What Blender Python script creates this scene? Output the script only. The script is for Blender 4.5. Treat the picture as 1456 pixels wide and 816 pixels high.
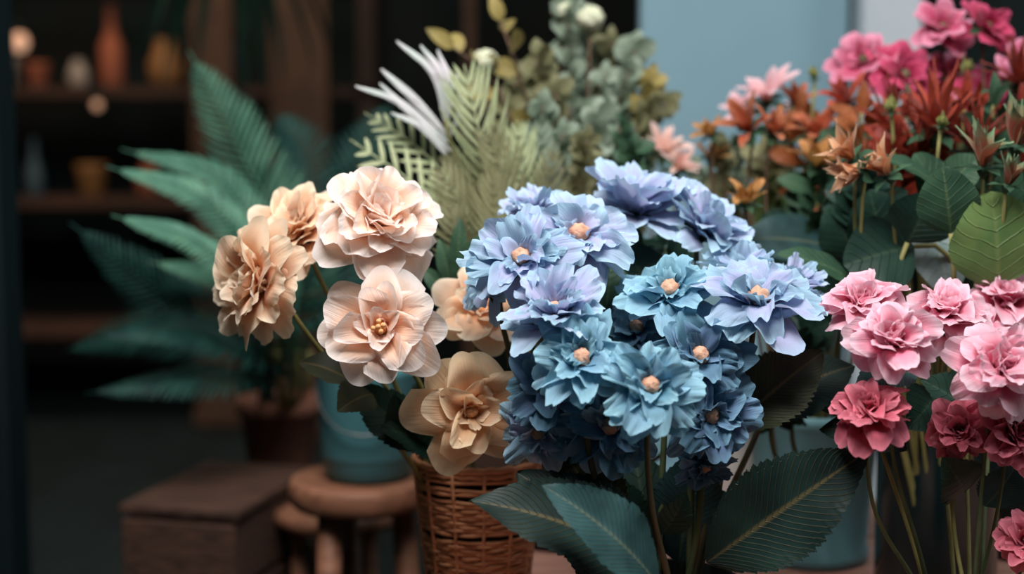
import bpy, math, random
from mathutils import Vector, Matrix, noise
for o in list(bpy.data.objects): bpy.data.objects.remove(o)
scene = bpy.context.scene
COL = scene.collection
PI = math.pi
rad = math.radians

# ---------------------------------------------------------------- camera, world, lights, exposure
CAM_Z = 0.85; PITCH = rad(6.0); F = 1456*50/36.0
cd = bpy.data.cameras.new('camera'); cam = bpy.data.objects.new('camera', cd); COL.objects.link(cam)
cam.location = (0, 0, CAM_Z); cam.rotation_euler = (PI/2-PITCH, 0, 0)
cd.lens = 50; cd.sensor_width = 36; cd.clip_start = 0.05
cd.dof.use_dof = True; cd.dof.focus_distance = 1.14; cd.dof.aperture_fstop = 2.4; cd.dof.aperture_blades = 0
scene.camera = cam
w = bpy.data.worlds.new('world'); scene.world = w; w.use_nodes = True
w.node_tree.nodes['Background'].inputs[0].default_value = (0.16, 0.42, 0.50, 1)
w.node_tree.nodes['Background'].inputs[1].default_value = 0.045
def area(name, loc, target, size, energy, color):
    l = bpy.data.lights.new(name, 'AREA'); l.shape = 'RECTANGLE'; l.size = size[0]; l.size_y = size[1]
    l.energy = energy; l.color = color
    o = bpy.data.objects.new(name, l); COL.objects.link(o); o.location = loc
    o.rotation_euler = (Vector(target)-Vector(loc)).to_track_quat('-Z', 'Y').to_euler()
    return o
area('street_daylight', (-0.05, 0.72, 2.0), (0.05, 1.3, 0.7), (0.9, 0.6), 38, (1.0, 0.97, 0.96))
area('side_daylight', (1.9, 0.5, 2.0), (0.3, 1.5, 0.7), (0.8, 0.8), 10, (0.86, 0.95, 1.0))
area('doorway_daylight', (0.9, 1.75, 3.0), (0.6, 2.6, 0.9), (0.8, 0.6), 9, (0.9, 0.97, 1.0))
vs = scene.view_settings
vs.view_transform = 'Standard'; vs.look = 'None'; vs.gamma = 1; vs.use_curve_mapping = False; vs.exposure = 0.0

def P(px, py, D):
    x = (px-728)/F; y = (408-py)/F
    c, s = math.cos(PITCH), math.sin(PITCH)
    return Vector((D*x, D*(c+y*s), CAM_Z+D*(-s+y*c)))

# ---------------------------------------------------------------- helpers
def lin(r, g, b):
    def f(c):
        c /= 255.0
        return c/12.92 if c <= 0.04045 else ((c+0.055)/1.055)**2.4
    return (f(r), f(g), f(b), 1)
def new_mat(name):
    m = bpy.data.materials.new(name); m.use_nodes = True
    nt = m.node_tree; return m, nt, nt.nodes, nt.links, nt.nodes['Principled BSDF']
def simple(name, c, rough=0.7, c2=None, scale=20, bump=0.0, metal=0, spec=0.3, stretch=(1,1,1)):
    m, nt, N, L, b = new_mat(name)
    b.inputs['Roughness'].default_value = rough; b.inputs['Metallic'].default_value = metal
    b.inputs['Specular IOR Level'].default_value = spec
    tc = N.new('ShaderNodeTexCoord'); mp = N.new('ShaderNodeMapping'); mp.inputs['Scale'].default_value = stretch
    L.new(tc.outputs['Object'], mp.inputs[0])
    nz = N.new('ShaderNodeTexNoise'); nz.inputs['Scale'].default_value = scale; nz.inputs['Detail'].default_value = 5
    L.new(mp.outputs[0], nz.inputs['Vector'])
    r = N.new('ShaderNodeValToRGB'); r.color_ramp.elements[0].position = 0.35; r.color_ramp.elements[1].position = 0.68
    r.color_ramp.elements[0].color = c; r.color_ramp.elements[1].color = c2 or c
    L.new(nz.outputs[0], r.inputs[0]); L.new(r.outputs[0], b.inputs['Base Color'])
    if bump:
        bp = N.new('ShaderNodeBump'); bp.inputs['Strength'].default_value = bump; bp.inputs['Distance'].default_value = 0.004
        L.new(nz.outputs[0], bp.inputs['Height']); L.new(bp.outputs[0], b.inputs['Normal'])
    return m
def petal_mat(name, base, mid, tip, edge=None, transl=0.3, p=(0.0, 0.38, 0.9), vary=0.06, rough=0.65, alt=None, altamt=0.0, rim=.55):
    """silk petal: dyed gradient from base to tip (uv.y), dyed rim, fine pressed veins"""
    m, nt, N, L, b = new_mat(name)
    b.inputs['Roughness'].default_value = rough; b.inputs['Specular IOR Level'].default_value = 0.25
    b.inputs['Sheen Weight'].default_value = 0.15
    uv = N.new('ShaderNodeUVMap'); sp = N.new('ShaderNodeSeparateXYZ'); L.new(uv.outputs[0], sp.inputs[0])
    tc = N.new('ShaderNodeTexCoord')
    nz = N.new('ShaderNodeTexNoise'); nz.inputs['Scale'].default_value = 45; L.new(tc.outputs['Object'], nz.inputs['Vector'])
    ad = N.new('ShaderNodeMath'); ad.operation = 'MULTIPLY_ADD'; ad.inputs[1].default_value = 0.45
    sb = N.new('ShaderNodeMath'); sb.operation = 'SUBTRACT'; sb.inputs[1].default_value = 0.22
    L.new(nz.outputs[0], ad.inputs[0]); L.new(sp.outputs['Y'], ad.inputs[2]); L.new(ad.outputs[0], sb.inputs[0])
    r = N.new('ShaderNodeValToRGB'); e = r.color_ramp.elements
    e[0].position = p[0]; e[0].color = base; e[1].position = p[2]; e[1].color = tip
    k = e.new(p[1]); k.color = mid
    L.new(sb.outputs[0], r.inputs[0])
    oi = N.new('ShaderNodeObjectInfo')
    mx = N.new('ShaderNodeMixRGB'); mx.inputs[2].default_value = alt or mid
    mm = N.new('ShaderNodeMath'); mm.operation = 'MULTIPLY'; mm.inputs[1].default_value = altamt
    L.new(oi.outputs['Random'], mm.inputs[0]); L.new(mm.outputs[0], mx.inputs[0]); L.new(r.outputs[0], mx.inputs[1])
    hs = N.new('ShaderNodeHueSaturation')
    va = N.new('ShaderNodeMath'); va.operation = 'MULTIPLY_ADD'; va.inputs[1].default_value = vary*3; va.inputs[2].default_value = 1-vary*1.5
    L.new(oi.outputs['Random'], va.inputs[0]); L.new(va.outputs[0], hs.inputs['Value']); L.new(mx.outputs[0], hs.inputs['Color'])
    ab = N.new('ShaderNodeMath'); ab.operation = 'SUBTRACT'; ab.inputs[1].default_value = .5; L.new(sp.outputs['X'], ab.inputs[0])
    aa = N.new('ShaderNodeMath'); aa.operation = 'ABSOLUTE'; L.new(ab.outputs[0], aa.inputs[0])
    ax = N.new('ShaderNodeMath'); ax.operation = 'MULTIPLY_ADD'; ax.inputs[1].default_value = .5; ax.inputs[2].default_value = 0.0; L.new(sp.outputs['Y'], ax.inputs[0])
    am = N.new('ShaderNodeMath'); am.operation = 'MAXIMUM'; L.new(aa.outputs[0], am.inputs[0]); L.new(ax.outputs[0], am.inputs[1])
    rm = N.new('ShaderNodeMapRange'); rm.inputs[1].default_value = .40; rm.inputs[2].default_value = .5; rm.inputs[3].default_value = 0; rm.inputs[4].default_value = rim; L.new(am.outputs[0], rm.inputs[0])
    rx = N.new('ShaderNodeMixRGB'); L.new(rm.outputs[0], rx.inputs[0]); L.new(hs.outputs[0], rx.inputs[1]); rx.inputs[2].default_value = tuple(min(1, q*1.25+.04) for q in tip[:3])+(1,)
    hs = rx
    # pressed veins
    mp = N.new('ShaderNodeMapping'); mp.inputs['Scale'].default_value = (26, 1.6, 1); L.new(uv.outputs[0], mp.inputs[0])
    vn = N.new('ShaderNodeTexNoise'); vn.inputs['Scale'].default_value = 1.0; vn.inputs['Detail'].default_value = 3; L.new(mp.outputs[0], vn.inputs['Vector'])
    bp = N.new('ShaderNodeBump'); bp.inputs['Strength'].default_value = 0.45; bp.inputs['Distance'].default_value = 0.0015
    L.new(vn.outputs[0], bp.inputs['Height']); L.new(bp.outputs[0], b.inputs['Normal'])
    L.new(hs.outputs[0], b.inputs['Base Color'])
    tr = N.new('ShaderNodeBsdfTranslucent'); L.new(hs.outputs[0], tr.inputs[0])
    mix = N.new('ShaderNodeMixShader'); mix.inputs[0].default_value = transl
    L.new(b.outputs[0], mix.inputs[1]); L.new(tr.outputs[0], mix.inputs[2])
    L.new(mix.outputs[0], N['Material Output'].inputs[0])
    return m
def leaf_mat(name, c1, c2, vein, nveins=11, veinw=0.1, transl=0.15, rough=0.5, veinamt=0.8):
    m, nt, N, L, b = new_mat(name)
    b.inputs['Roughness'].default_value = rough; b.inputs['Specular IOR Level'].default_value = 0.2
    uv = N.new('ShaderNodeUVMap'); sp = N.new('ShaderNodeSeparateXYZ'); L.new(uv.outputs[0], sp.inputs[0])
    def M(op, a, bb=None, cc=None):
        n = N.new('ShaderNodeMath'); n.operation = op
        for i, v in enumerate((a, bb, cc)):
            if v is None: continue
            if isinstance(v, (int, float)): n.inputs[i].default_value = v
            else: L.new(v, n.inputs[i])
        return n.outputs[0]
    au = M('ABSOLUTE', M('SUBTRACT', sp.outputs['X'], 0.5))
    tc = N.new('ShaderNodeTexCoord')
    nz = N.new('ShaderNodeTexNoise'); nz.inputs['Scale'].default_value = 28; nz.inputs['Detail'].default_value = 4
    L.new(tc.outputs['Object'], nz.inputs['Vector'])
    q = M('SUBTRACT', M('MULTIPLY', sp.outputs['Y'], nveins), M('MULTIPLY', au, nveins*0.42))
    q = M('ADD', q, M('MULTIPLY', nz.outputs[0], 1.1))
    fr = M('ABSOLUTE', M('SUBTRACT', M('FRACT', q), 0.5))
    lat = M('LESS_THAN', fr, veinw*0.5)
    sm = N.new('ShaderNodeMapRange'); sm.inputs[1].default_value = 0; sm.inputs[2].default_value = veinw; sm.inputs[3].default_value = 1; sm.inputs[4].default_value = 0
    L.new(fr, sm.inputs[0])
    smm = N.new('ShaderNodeMapRange'); smm.inputs[1].default_value = 0.008; smm.inputs[2].default_value = 0.035; smm.inputs[3].default_value = 1; smm.inputs[4].default_value = 0
    L.new(au, smm.inputs[0])
    vv = M('MAXIMUM', M('MULTIPLY', sm.outputs[0], 0.65), smm.outputs[0])
    vv = M('MULTIPLY', vv, veinamt)
    r = N.new('ShaderNodeValToRGB'); r.color_ramp.elements[0].position = 0.35; r.color_ramp.elements[1].position = 0.7
    r.color_ramp.elements[0].color = c1; r.color_ramp.elements[1].color = c2; L.new(nz.outputs[0], r.inputs[0])
    mx = N.new('ShaderNodeMixRGB'); L.new(vv, mx.inputs[0]); L.new(r.outputs[0], mx.inputs[1]); mx.inputs[2].default_value = vein
    L.new(mx.outputs[0], b.inputs['Base Color'])
    bp = N.new('ShaderNodeBump'); bp.inputs['Strength'].default_value = 0.6; bp.inputs['Distance'].default_value = 0.002; bp.invert = True
    L.new(M('ADD', sm.outputs[0], M('MULTIPLY', nz.outputs[0], 0.6)), bp.inputs['Height']); L.new(bp.outputs[0], b.inputs['Normal'])
    tr = N.new('ShaderNodeBsdfTranslucent'); L.new(mx.outputs[0], tr.inputs[0])
    mix = N.new('ShaderNodeMixShader'); mix.inputs[0].default_value = transl
    L.new(b.outputs[0], mix.inputs[1]); L.new(tr.outputs[0], mix.inputs[2]); L.new(mix.outputs[0], N['Material Output'].inputs[0])
    return m

class G:
    """vertex / face / uv collector"""
    def __init__(s): s.v = []; s.f = []; s.uv = []; s.mi = []
    def grid(s, pts, nu, nv, uvs=None, close=False, mi=0):
        b = len(s.v); s.v += pts
        for j in range(nv-1):
            for i in range(nu-1 if not close else nu):
                i2 = (i+1) % nu
                s.f.append((b+j*nu+i, b+j*nu+i2, b+(j+1)*nu+i2, b+(j+1)*nu+i)); s.mi.append(mi)
                s.uv.append([(i/(nu-1 if not close else nu), j/(nv-1)), ((i+1)/(nu-1 if not close else nu), j/(nv-1)),
                             ((i+1)/(nu-1 if not close else nu), (j+1)/(nv-1)), (i/(nu-1 if not close else nu), (j+1)/(nv-1))])
    def tube(s, pts, r0, r1=None, seg=7, cap=True, mi=0):
        r1 = r0 if r1 is None else r1
        n = len(pts); ring = []; up = None
        for k in range(n):
            t = (pts[min(k+1, n-1)]-pts[max(k-1, 0)]).normalized()
            if up is None: up = t.orthogonal().normalized()
            up = (up-t*up.dot(t)).normalized(); sd = t.cross(up)
            r = r0+(r1-r0)*k/(n-1)
            for i in range(seg):
                a = 2*PI*i/seg; ring.append(pts[k]+up*math.cos(a)*r+sd*math.sin(a)*r)
        b = len(s.v); s.grid(ring, seg, n, close=True, mi=mi)
        if cap:
            s.f.append(tuple(b+i for i in reversed(range(seg)))); s.uv.append([(0, 0)]*seg); s.mi.append(mi)
            s.f.append(tuple(b+(n-1)*seg+i for i in range(seg))); s.uv.append([(0, 1)]*seg); s.mi.append(mi)
    def box(s, c, d, rot=0, mi=0, bev=0):
        M = Matrix.Rotation(rot, 3, 'Z'); b = len(s.v); c = Vector(c)
        for z in (-1, 1):
            for (x, y) in ((-1, -1), (1, -1), (1, 1), (-1, 1)):
                s.v.append(c+M@Vector((x*d[0]/2, y*d[1]/2, z*d[2]/2)))
        for f in ((3, 2, 1, 0), (4, 5, 6, 7), (0, 1, 5, 4), (1, 2, 6, 5), (2, 3, 7, 6), (3, 0, 4, 7)):
            s.f.append(tuple(b+i for i in f)); s.uv.append([(0, 0), (1, 0), (1, 1), (0, 1)]); s.mi.append(mi)
    def lathe(s, prof, c=(0, 0, 0), seg=48, wob=None):
        pts = []; c = Vector(c)
        for (r, z) in prof:
            for i in range(seg):
                a = 2*PI*i/seg; rr = r if wob is None else wob(r, z, a)
                pts.append(c+Vector((rr*math.cos(a), rr*math.sin(a), z)))
        s.grid(pts, seg, len(prof), close=True)
    def build(s, name, mat, parent=None, loc=None, matrix=None, smooth=True, bevel=0, sub=0, solid=0):
        """loc: world position used as origin; parent: thing. Vertices are given in world unless matrix is given"""
        me = bpy.data.meshes.new(name)
        org = Vector((0, 0, 0))
        if matrix is None:
            org = Vector(loc) if loc is not None else (parent.matrix_world.translation.copy() if parent is not None else Vector((0, 0, 0)))
        me.from_pydata([tuple(p-org) for p in s.v] if matrix is None else [tuple(p) for p in s.v], [], s.f)
        ul = me.uv_layers.new(name='UVMap'); flat = [c for f in s.uv for uvp in f for c in uvp]
        ul.data.foreach_set('uv', flat)
        if isinstance(mat, (list, tuple)):
            for mm in mat: me.materials.append(mm)
            me.polygons.foreach_set('material_index', s.mi)
        else: me.materials.append(mat)
        if smooth: me.polygons.foreach_set('use_smooth', [True]*len(me.polygons))
        me.update()
        o = bpy.data.objects.new(name, me); COL.objects.link(o)
        ML = matrix if matrix is not None else Matrix.Translation(org)
        if parent is not None:
            o.parent = parent
            if matrix is None: ML = parent.matrix_world.inverted() @ ML
            o.matrix_world = parent.matrix_world @ ML
        else: o.matrix_world = ML
        if bevel:
            bm = o.modifiers.new('bevel', 'BEVEL'); bm.width = bevel; bm.segments = 2; bm.limit_method = 'ANGLE'
        if solid:
            sm = o.modifiers.new('solid', 'SOLIDIFY'); sm.thickness = solid; sm.offset = 0
        if sub:
            ss = o.modifiers.new('sub', 'SUBSURF'); ss.levels = sub; ss.render_levels = sub
        return o
def tag(o, label, cat, group=None):
    o['label'] = label; o['category'] = cat
    if group: o['group'] = group
    return o
def thing(name, loc, label, cat, group=None):
    o = bpy.data.objects.new(name, None); COL.objects.link(o); o.location = loc
    o.empty_display_size = 0.02
    o.matrix_world = Matrix.Translation(Vector(loc))
    return tag(o, label, cat, group)
def struct(o): o['kind'] = 'structure'; return o
def bez(p0, p1, p2, p3, n=14):
    return [p0*(1-t)**3+p1*3*t*(1-t)**2+p2*3*t*t*(1-t)+p3*t**3 for t in [i/(n-1) for i in range(n)]]

# ---------------------------------------------------------------- petals and leaves
def sstep(a, b, x):
    t = max(0, min(1, (x-a)/(b-a))); return t*t*(3-2*t)
def petal_g(L, W, a0, a1, cup, ruf, r0, z0, rng, notch=0.0, point=0.0, nu=9, nv=10, base=0.28, freq=None, side=0.0, arch=0.0, curl=0.0, ruf2=0.25):
    g = G(); ph = rng.uniform(0, 6.28); fr = freq or rng.uniform(2.2, 4.6); ph2 = rng.uniform(0, 6.28); ph3 = rng.uniform(0, 6.28)
    steps = 24; cx, cz = r0, z0; C = [(cx, cz, a0)]
    for k in range(1, steps+1):
        t = k/steps; a = a0+(a1-a0)*(t*t*(3-2*t))+arch*math.sin(t*PI*2)
        cx += math.cos(a)*L/steps; cz += math.sin(a)*L/steps; C.append((cx, cz, a))
    def cen(t):
        t = max(0, min(1, t))*steps; i = min(int(t), steps-1); f = t-i
        A, B = C[i], C[i+1]; return [A[q]*(1-f)+B[q]*f for q in range(3)]
    pts = []; skew = rng.uniform(-.12, .12)
    for j in range(nv):
        v = j/(nv-1)
        if point > 0: wd = (base*(1-v)+math.sin(PI*v**0.85))*(1-v**6)
        else: wd = base+(1-base)*math.sin(min(1, v/0.74)*PI/2)**1.15
        for i in range(nu):
            u = -1+2*i/(nu-1); au = abs(u)
            tf = 1.0
            if point <= 0:
                tf = 1-0.42*au**2.3*(1+skew*u*4)-notch*math.exp(-((u-skew)/0.2)**2)
                tf += notch*.45*math.sin(u*9+ph3)*.35
            vv = v*tf
            x, z, a = cen(vv)
            lat = u*wd*W/2
            e = sstep(.55, 1.0, max(au*.98, v))
            nrm = cup*W*0.55*(u*u)*wd - curl*W*.22*e*e*(1+.6*math.sin(2.2*u+ph2))
            nrm += ruf*(v**1.5)*(math.sin(fr*u+ph)+ruf2*math.sin(fr*2.3*u+ph2))*(0.35+0.65*au)
            nrm += ruf*0.7*math.sin(2.6*v*PI+ph2)*au**2*v + ruf*ruf2*1.2*e*math.sin(fr*3.1*u+6*v+ph3)
            pts.append(Vector((x-math.sin(a)*nrm, lat+side*v*v*W, z+math.cos(a)*nrm)))
    g.grid(pts, nu, nv)
    return g
def frame(n, roll=0.0):
    n = Vector(n).normalized(); q = n.to_track_quat('Z', 'Y').to_matrix().to_4x4()
    return q @ Matrix.Rotation(roll, 4, 'Z')

def leaf_g(base, tip, W, nrm, arch=0.1, fold=0.25, serr=0.0, nser=14, wave=0.02, nu=9, nv=40, rng=None, curl=0.0, shape=0.75, twist=0.0, rnd=0.0):
    """leaf from base to tip, upper side towards nrm"""
    rng = rng or random
    if serr > .06: nv = 120; nu = 11; sh = [rng.uniform(.3, 1.5) for _ in range(nser+2)]
    X = (tip-base); L = X.length; X = X/L; Z = Vector(nrm); Z = (Z-X*Z.dot(X)).normalized(); Y = Z.cross(X)
    pts = []; ph = rng.uniform(0, 6)
    for j in range(nv):
        v = j/(nv-1)
        wd = (math.sin(PI*v**shape))**(0.8-0.25*rnd)*W/2+0.0008
        s_ = 1
        if serr > .06: s_ = 1-serr*.8*sh[int(v*nser)]*(1-((v*nser) % 1.0))-serr*.3*(1-((v*nser*3) % 1.0))
        elif serr: s_ = 1-serr*(1-((v*nser) % 1.0))
        c = base+X*(L*v)+Z*(arch*L*4*v*(1-v) - curl*L*v**3)
        for i in range(nu):
            u = -1+2*i/(nu-1); au = abs(u)
            ww = wd*(s_ if au > 0.95 else (1-(1-s_)*.25 if au > .75 else 1))
            h = fold*au*wd + wave*L*0.5*math.sin(v*14+ph+(3 if u > 0 else 0))*au**2 + (0.0*wd*math.sin((v-.42*au*.5)*nser*2*PI)*math.sin(au*PI) if serr > .06 else 0)
            # twist
            ta = twist*v; yy = Y*math.cos(ta)+Z*math.sin(ta); zz = Z*math.cos(ta)-Y*math.sin(ta)
            fw = X*(au*wd*0.35) if serr else Vector((0, 0, 0))
            pts.append(c+yy*(u*ww)+zz*h+fw*(1-v))
    g = G(); g.grid(pts, nu, nv); return g

def add_leaf(parent, base, tip, W, nrm, mat, **k):
    g = leaf_g(base, tip, W, nrm, **k)
    st = [c for c in parent.children if c.name.split('.')[0] == 'stem']
    return g.build('leaf', mat, st[0] if st else parent, loc=base)

def bead_g(r, rng, n=14, m=9, bump=0.12, flat=0.8):
    g = G(); pts = []
    for j in range(m):
        th = PI*j/(m-1)
        for i in range(n):
            a = 2*PI*i/n; d = Vector((math.sin(th)*math.cos(a), math.sin(th)*math.sin(a), math.cos(th)))
            k = r*(1+bump*noise.noise(d*3.2+Vector((rng*7.1, rng, 0))))
            pts.append(Vector((d.x*k, d.y*k, d.z*k*flat)))
    g.grid(pts, n, m, close=True); return g

def flower(name, label, cat, group, c, R, facing, layers, pm, stem_to, seed, cm=None, cr=0, stem_m=None, stem_r=0.0016,
           calyx_m=None, roll=None, bend=0.35, stamens=None, petal_name='petal', mid=None, caly_l=0.45, nvres=(11, 11), cflat=0.8, cz=0.0, curl=.5, ruf2=.3, jit=1.0):
    rng = random.Random(seed); c = Vector(c); f = Vector(facing).normalized()
    stem_to = Vector(stem_to)
    t = thing(name, stem_to, label, cat, group)
    FM = Matrix.Translation(c-stem_to) @ frame(f, rng.uniform(0, 6) if roll is None else roll)
    for li, ly in enumerate(layers):
        n, L, W, a0, a1, cup, ruf = ly[:7]; o = ly[7] if len(ly) > 7 else {}
        off = rng.uniform(0, 6)
        for k in range(n):
            az = off+2*PI*k/n+rng.uniform(-.26, .26)*(6.0/n)*jit
            l_ = L*R*rng.uniform(.84, 1.12); w_ = W*R*rng.uniform(.82, 1.14); da = rad(rng.uniform(-11, 11)*jit)
            g = petal_g(l_, w_, rad(a0)+da, rad(a1)+da*1.5+rad(rng.uniform(-10, 10)), cup*rng.uniform(.7, 1.3), ruf*R*rng.uniform(.6, 1.4),
                        o.get('r0', .05)*R, o.get('z0', .0)*R, rng, notch=o.get('notch', 0)*rng.uniform(0, 1), point=o.get('point', 0),
                        nu=nvres[0], nv=nvres[1], base=o.get('base', .28), curl=o.get('curl', curl), ruf2=o.get('ruf2', ruf2), side=rng.uniform(-.12, .12), arch=rad(rng.uniform(-8, 8)), freq=o.get('freq'))
            mt = o.get('mat', pm)
            g.build(petal_name, mt, t, matrix=FM @ Matrix.Rotation(az, 4, 'Z') @ Matrix.Rotation(rad(rng.uniform(-13, 13)*jit), 4, 'X'))
    if cm and cr:
        g = bead_g(cr*R, rng.uniform(0, 9), bump=.35, flat=cflat); g.build('flower_center', cm, t, matrix=FM @ Matrix.Translation((0, 0, (.12+cz)*R)))
    if stamens:
        for k in range(stamens[0]):
            g = G(); a = rng.uniform(0, 6.28); s = rng.uniform(.05, .35)
            p0 = Vector((0, 0, 0)); p3 = Vector((math.cos(a)*s, math.sin(a)*s, 1)).normalized()*stamens[1]*R
            g.tube(bez(p0, p3*.4, p3*.7, p3, 5), .018*R, .018*R, seg=5); 
            b = bead_g(.04*R, k); o_ = len(g.v); g.v += [p+p3 for p in b.v]; g.f += [tuple(i+o_ for i in q) for q in b.f]; g.uv += b.uv; g.mi += b.mi
            g.build('stamen', stamens[2], t, matrix=FM)
    sm = stem_m
    if calyx_m:
        g = G(); g.lathe([(0.0, -.26*R), (.06*R, -.25*R), (.13*R, -.12*R), (.15*R, -.02*R), (.05*R, .02*R)], seg=12)
        for k in range(5):
            q = petal_g(caly_l*R, .26*R, rad(5), rad(-15), .25, .01*R, .1*R, -.06*R, rng, point=1, nu=5, nv=6)
            M = Matrix.Rotation(2*PI*k/5, 4, 'Z'); o_ = len(g.v)
            g.v += [M @ p for p in q.v]; g.f += [tuple(i+o_ for i in z) for z in q.f]; g.uv += q.uv; g.mi += q.mi
        g.build('calyx', calyx_m, t, matrix=FM)
    if sm:
        d = (c-stem_to).length; b0 = c-f*R*.2
        p2 = (mid if mid is not None else b0-f*d*bend)
        g = G(); pts = bez(stem_to, stem_to+Vector(((c.x-stem_to.x)*.25, (c.y-stem_to.y)*.25, d*.4)), p2, b0, 16)
        g.tube(pts, stem_r*1.35, stem_r, seg=8); g.build('stem', sm, t)
    return t

# ---------------------------------------------------------------- materials
M_black = simple('frame_black', lin(8, 24, 27), .6, lin(10, 28, 31), 3)
M_back = simple('interior_dark', lin(20, 34, 34), .95, lin(34, 32, 28), 2.2)
M_brown = simple('interior_brown', lin(92, 62, 48), .9, lin(55, 45, 38), 2.5)
M_panel = simple('painted_panel_blue', lin(134, 168, 180), .75, lin(126, 160, 172), 3, .05)
M_post = simple('painted_post_white', lin(196, 204, 210), .7, lin(178, 190, 196), 4, .05)
M_floor = simple('floor_dark', lin(30, 42, 42), .85, lin(20, 30, 30), 6, .2)
M_wood = simple('stool_wood', lin(150, 102, 78), .55, lin(112, 74, 54), 14, .3, stretch=(1, 6, 6))
M_wood_d = simple('crate_wood', lin(84, 58, 46), .75, lin(56, 40, 33), 16, .5, stretch=(1, 8, 8))
M_bench = simple('bench_wood', lin(186, 140, 124), .6, lin(160, 116, 100), 12, .3, stretch=(1, 7, 7))
M_terra = simple('terracotta', lin(136, 88, 70), .9, lin(118, 78, 62), 20, .25)
M_soil = simple('soil', lin(48, 38, 30), 1, lin(28, 24, 20), 90, 1)
M_teal = simple('teal_glaze', lin(84, 138, 144), .42, lin(70, 122, 130), 6, .08)
M_teal2 = simple('teal_glaze_pale', lin(128, 178, 184), .4, lin(112, 164, 172), 6, .1)
M_glass = simple('dark_green_glaze', lin(16, 38, 40), .22, lin(12, 30, 33), 5, 0, spec=.5)
M_pot_d = simple('charcoal_pot', lin(38, 44, 44), .8, lin(30, 36, 36), 20, .2)
M_white = simple('white_ceramic', lin(212, 208, 200), .5, lin(200, 196, 190), 8, .05)
M_wick = simple('wicker', lin(232, 164, 118), .55, lin(196, 126, 86), 40, .5, stretch=(1, 1, 5))
M_wick_d = simple('wicker_liner', lin(58, 38, 28), .9)
M_wire = simple('wire', lin(120, 124, 122), .4, metal=.8)

M_peach = petal_mat('peach_silk', lin(228, 122, 66), lin(250, 202, 166), lin(255, 240, 230), transl=.42, p=(.0, .42, .92), alt=lin(250, 206, 172), altamt=.3)
M_peach_w = petal_mat('peach_silk_warm', lin(216, 112, 66), lin(243, 190, 150), lin(250, 222, 198), transl=.4, p=(.0, .5, .95), alt=lin(232, 214, 150), altamt=.2)
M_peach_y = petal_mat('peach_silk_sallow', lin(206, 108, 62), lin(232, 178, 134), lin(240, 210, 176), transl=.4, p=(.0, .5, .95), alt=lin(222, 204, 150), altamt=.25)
M_blue_l = petal_mat('blue_silk_lavender', lin(92, 116, 164), lin(166, 174, 210), lin(172, 208, 228), transl=.3, alt=lin(186, 182, 214), altamt=.8, vary=.12)
M_blue_t = petal_mat('blue_silk_teal', lin(40, 96, 124), lin(84, 152, 180), lin(150, 200, 216), transl=.3, alt=lin(136, 168, 196), altamt=.6, vary=.12)
M_blue_m = petal_mat('blue_silk_mixed', lin(62, 108, 140), lin(124, 166, 196), lin(160, 200, 220), transl=.3, alt=lin(176, 176, 210), altamt=.9, vary=.14)
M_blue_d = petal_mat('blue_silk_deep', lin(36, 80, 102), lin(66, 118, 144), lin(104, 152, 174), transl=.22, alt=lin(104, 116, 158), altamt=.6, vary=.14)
M_pink = petal_mat('pink_silk', lin(200, 52, 88), lin(232, 122, 152), lin(252, 206, 218), transl=.35, p=(.0, .5, .95), alt=lin(244, 160, 184), altamt=.3, vary=.08)
M_pink_d = petal_mat('pink_silk_deep', lin(138, 30, 52), lin(176, 66, 88), lin(216, 122, 138), transl=.25, p=(.0, .5, .98), alt=lin(206, 80, 100), altamt=.4, vary=.1)
M_mag = petal_mat('magenta_silk', lin(106, 14, 42), lin(168, 34, 76), lin(206, 76, 116), transl=.3, alt=lin(170, 30, 70), altamt=.5, vary=.12)
M_magp = petal_mat('magenta_silk_pale', lin(146, 26, 66), lin(206, 84, 126), lin(240, 160, 186), transl=.35, alt=lin(176, 36, 78), altamt=.8, vary=.1)
M_lily = petal_mat('pale_pink_silk', lin(214, 150, 120), lin(240, 184, 188), lin(250, 208, 216), transl=.35, alt=lin(240, 170, 160), altamt=.4)
M_coral = petal_mat('coral_pink_silk', lin(190, 150, 90), lin(238, 170, 156), lin(248, 206, 200), transl=.35, alt=lin(238, 210, 190), altamt=.5)
M_rust = petal_mat('rust_silk', lin(104, 54, 34), lin(168, 88, 54), lin(196, 120, 80), transl=.3, alt=lin(160, 62, 40), altamt=.6, vary=.14)
M_ochre = petal_mat('ochre_silk', lin(130, 86, 40), lin(190, 134, 66), lin(206, 142, 84), transl=.3, alt=lin(150, 120, 60), altamt=.6, vary=.12)
M_red = petal_mat('dark_red_silk', lin(70, 20, 18), lin(128, 40, 34), lin(166, 66, 52), transl=.25, alt=lin(190, 84, 52), altamt=.6, vary=.16)
M_redg = petal_mat('red_green_silk', lin(190, 64, 46), lin(176, 70, 50), lin(116, 148, 110), transl=.25, p=(0, .5, .85), alt=lin(110, 142, 100), altamt=.5, vary=.12)
M_straw = petal_mat('dried_petal', lin(196, 104, 60), lin(212, 142, 96), lin(232, 190, 156), transl=.3, alt=lin(210, 150, 90), altamt=.4, vary=.1)
M_bud = petal_mat('bud_green', lin(90, 110, 60), lin(146, 152, 84), lin(168, 170, 100), transl=.3)
M_bead = simple('tan_bead', lin(224, 178, 150), .6, lin(190, 132, 104), 120, .8)
M_core = simple('peach_bead', lin(244, 178, 120), .5, lin(226, 152, 100), 80, .3)
M_stem = simple('stem_green', lin(92, 104, 66), .6, lin(70, 84, 56), 40, .3)
M_stem_d = simple('stem_dark', lin(96, 88, 60), .6, lin(72, 74, 54), 40, .3)
M_stem_b = simple('stem_brown', lin(112, 88, 70), .7, lin(84, 66, 54), 40, .3)
M_stem_y = simple('stem_olive', lin(146, 140, 84), .6, lin(120, 118, 70), 40, .3)
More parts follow.
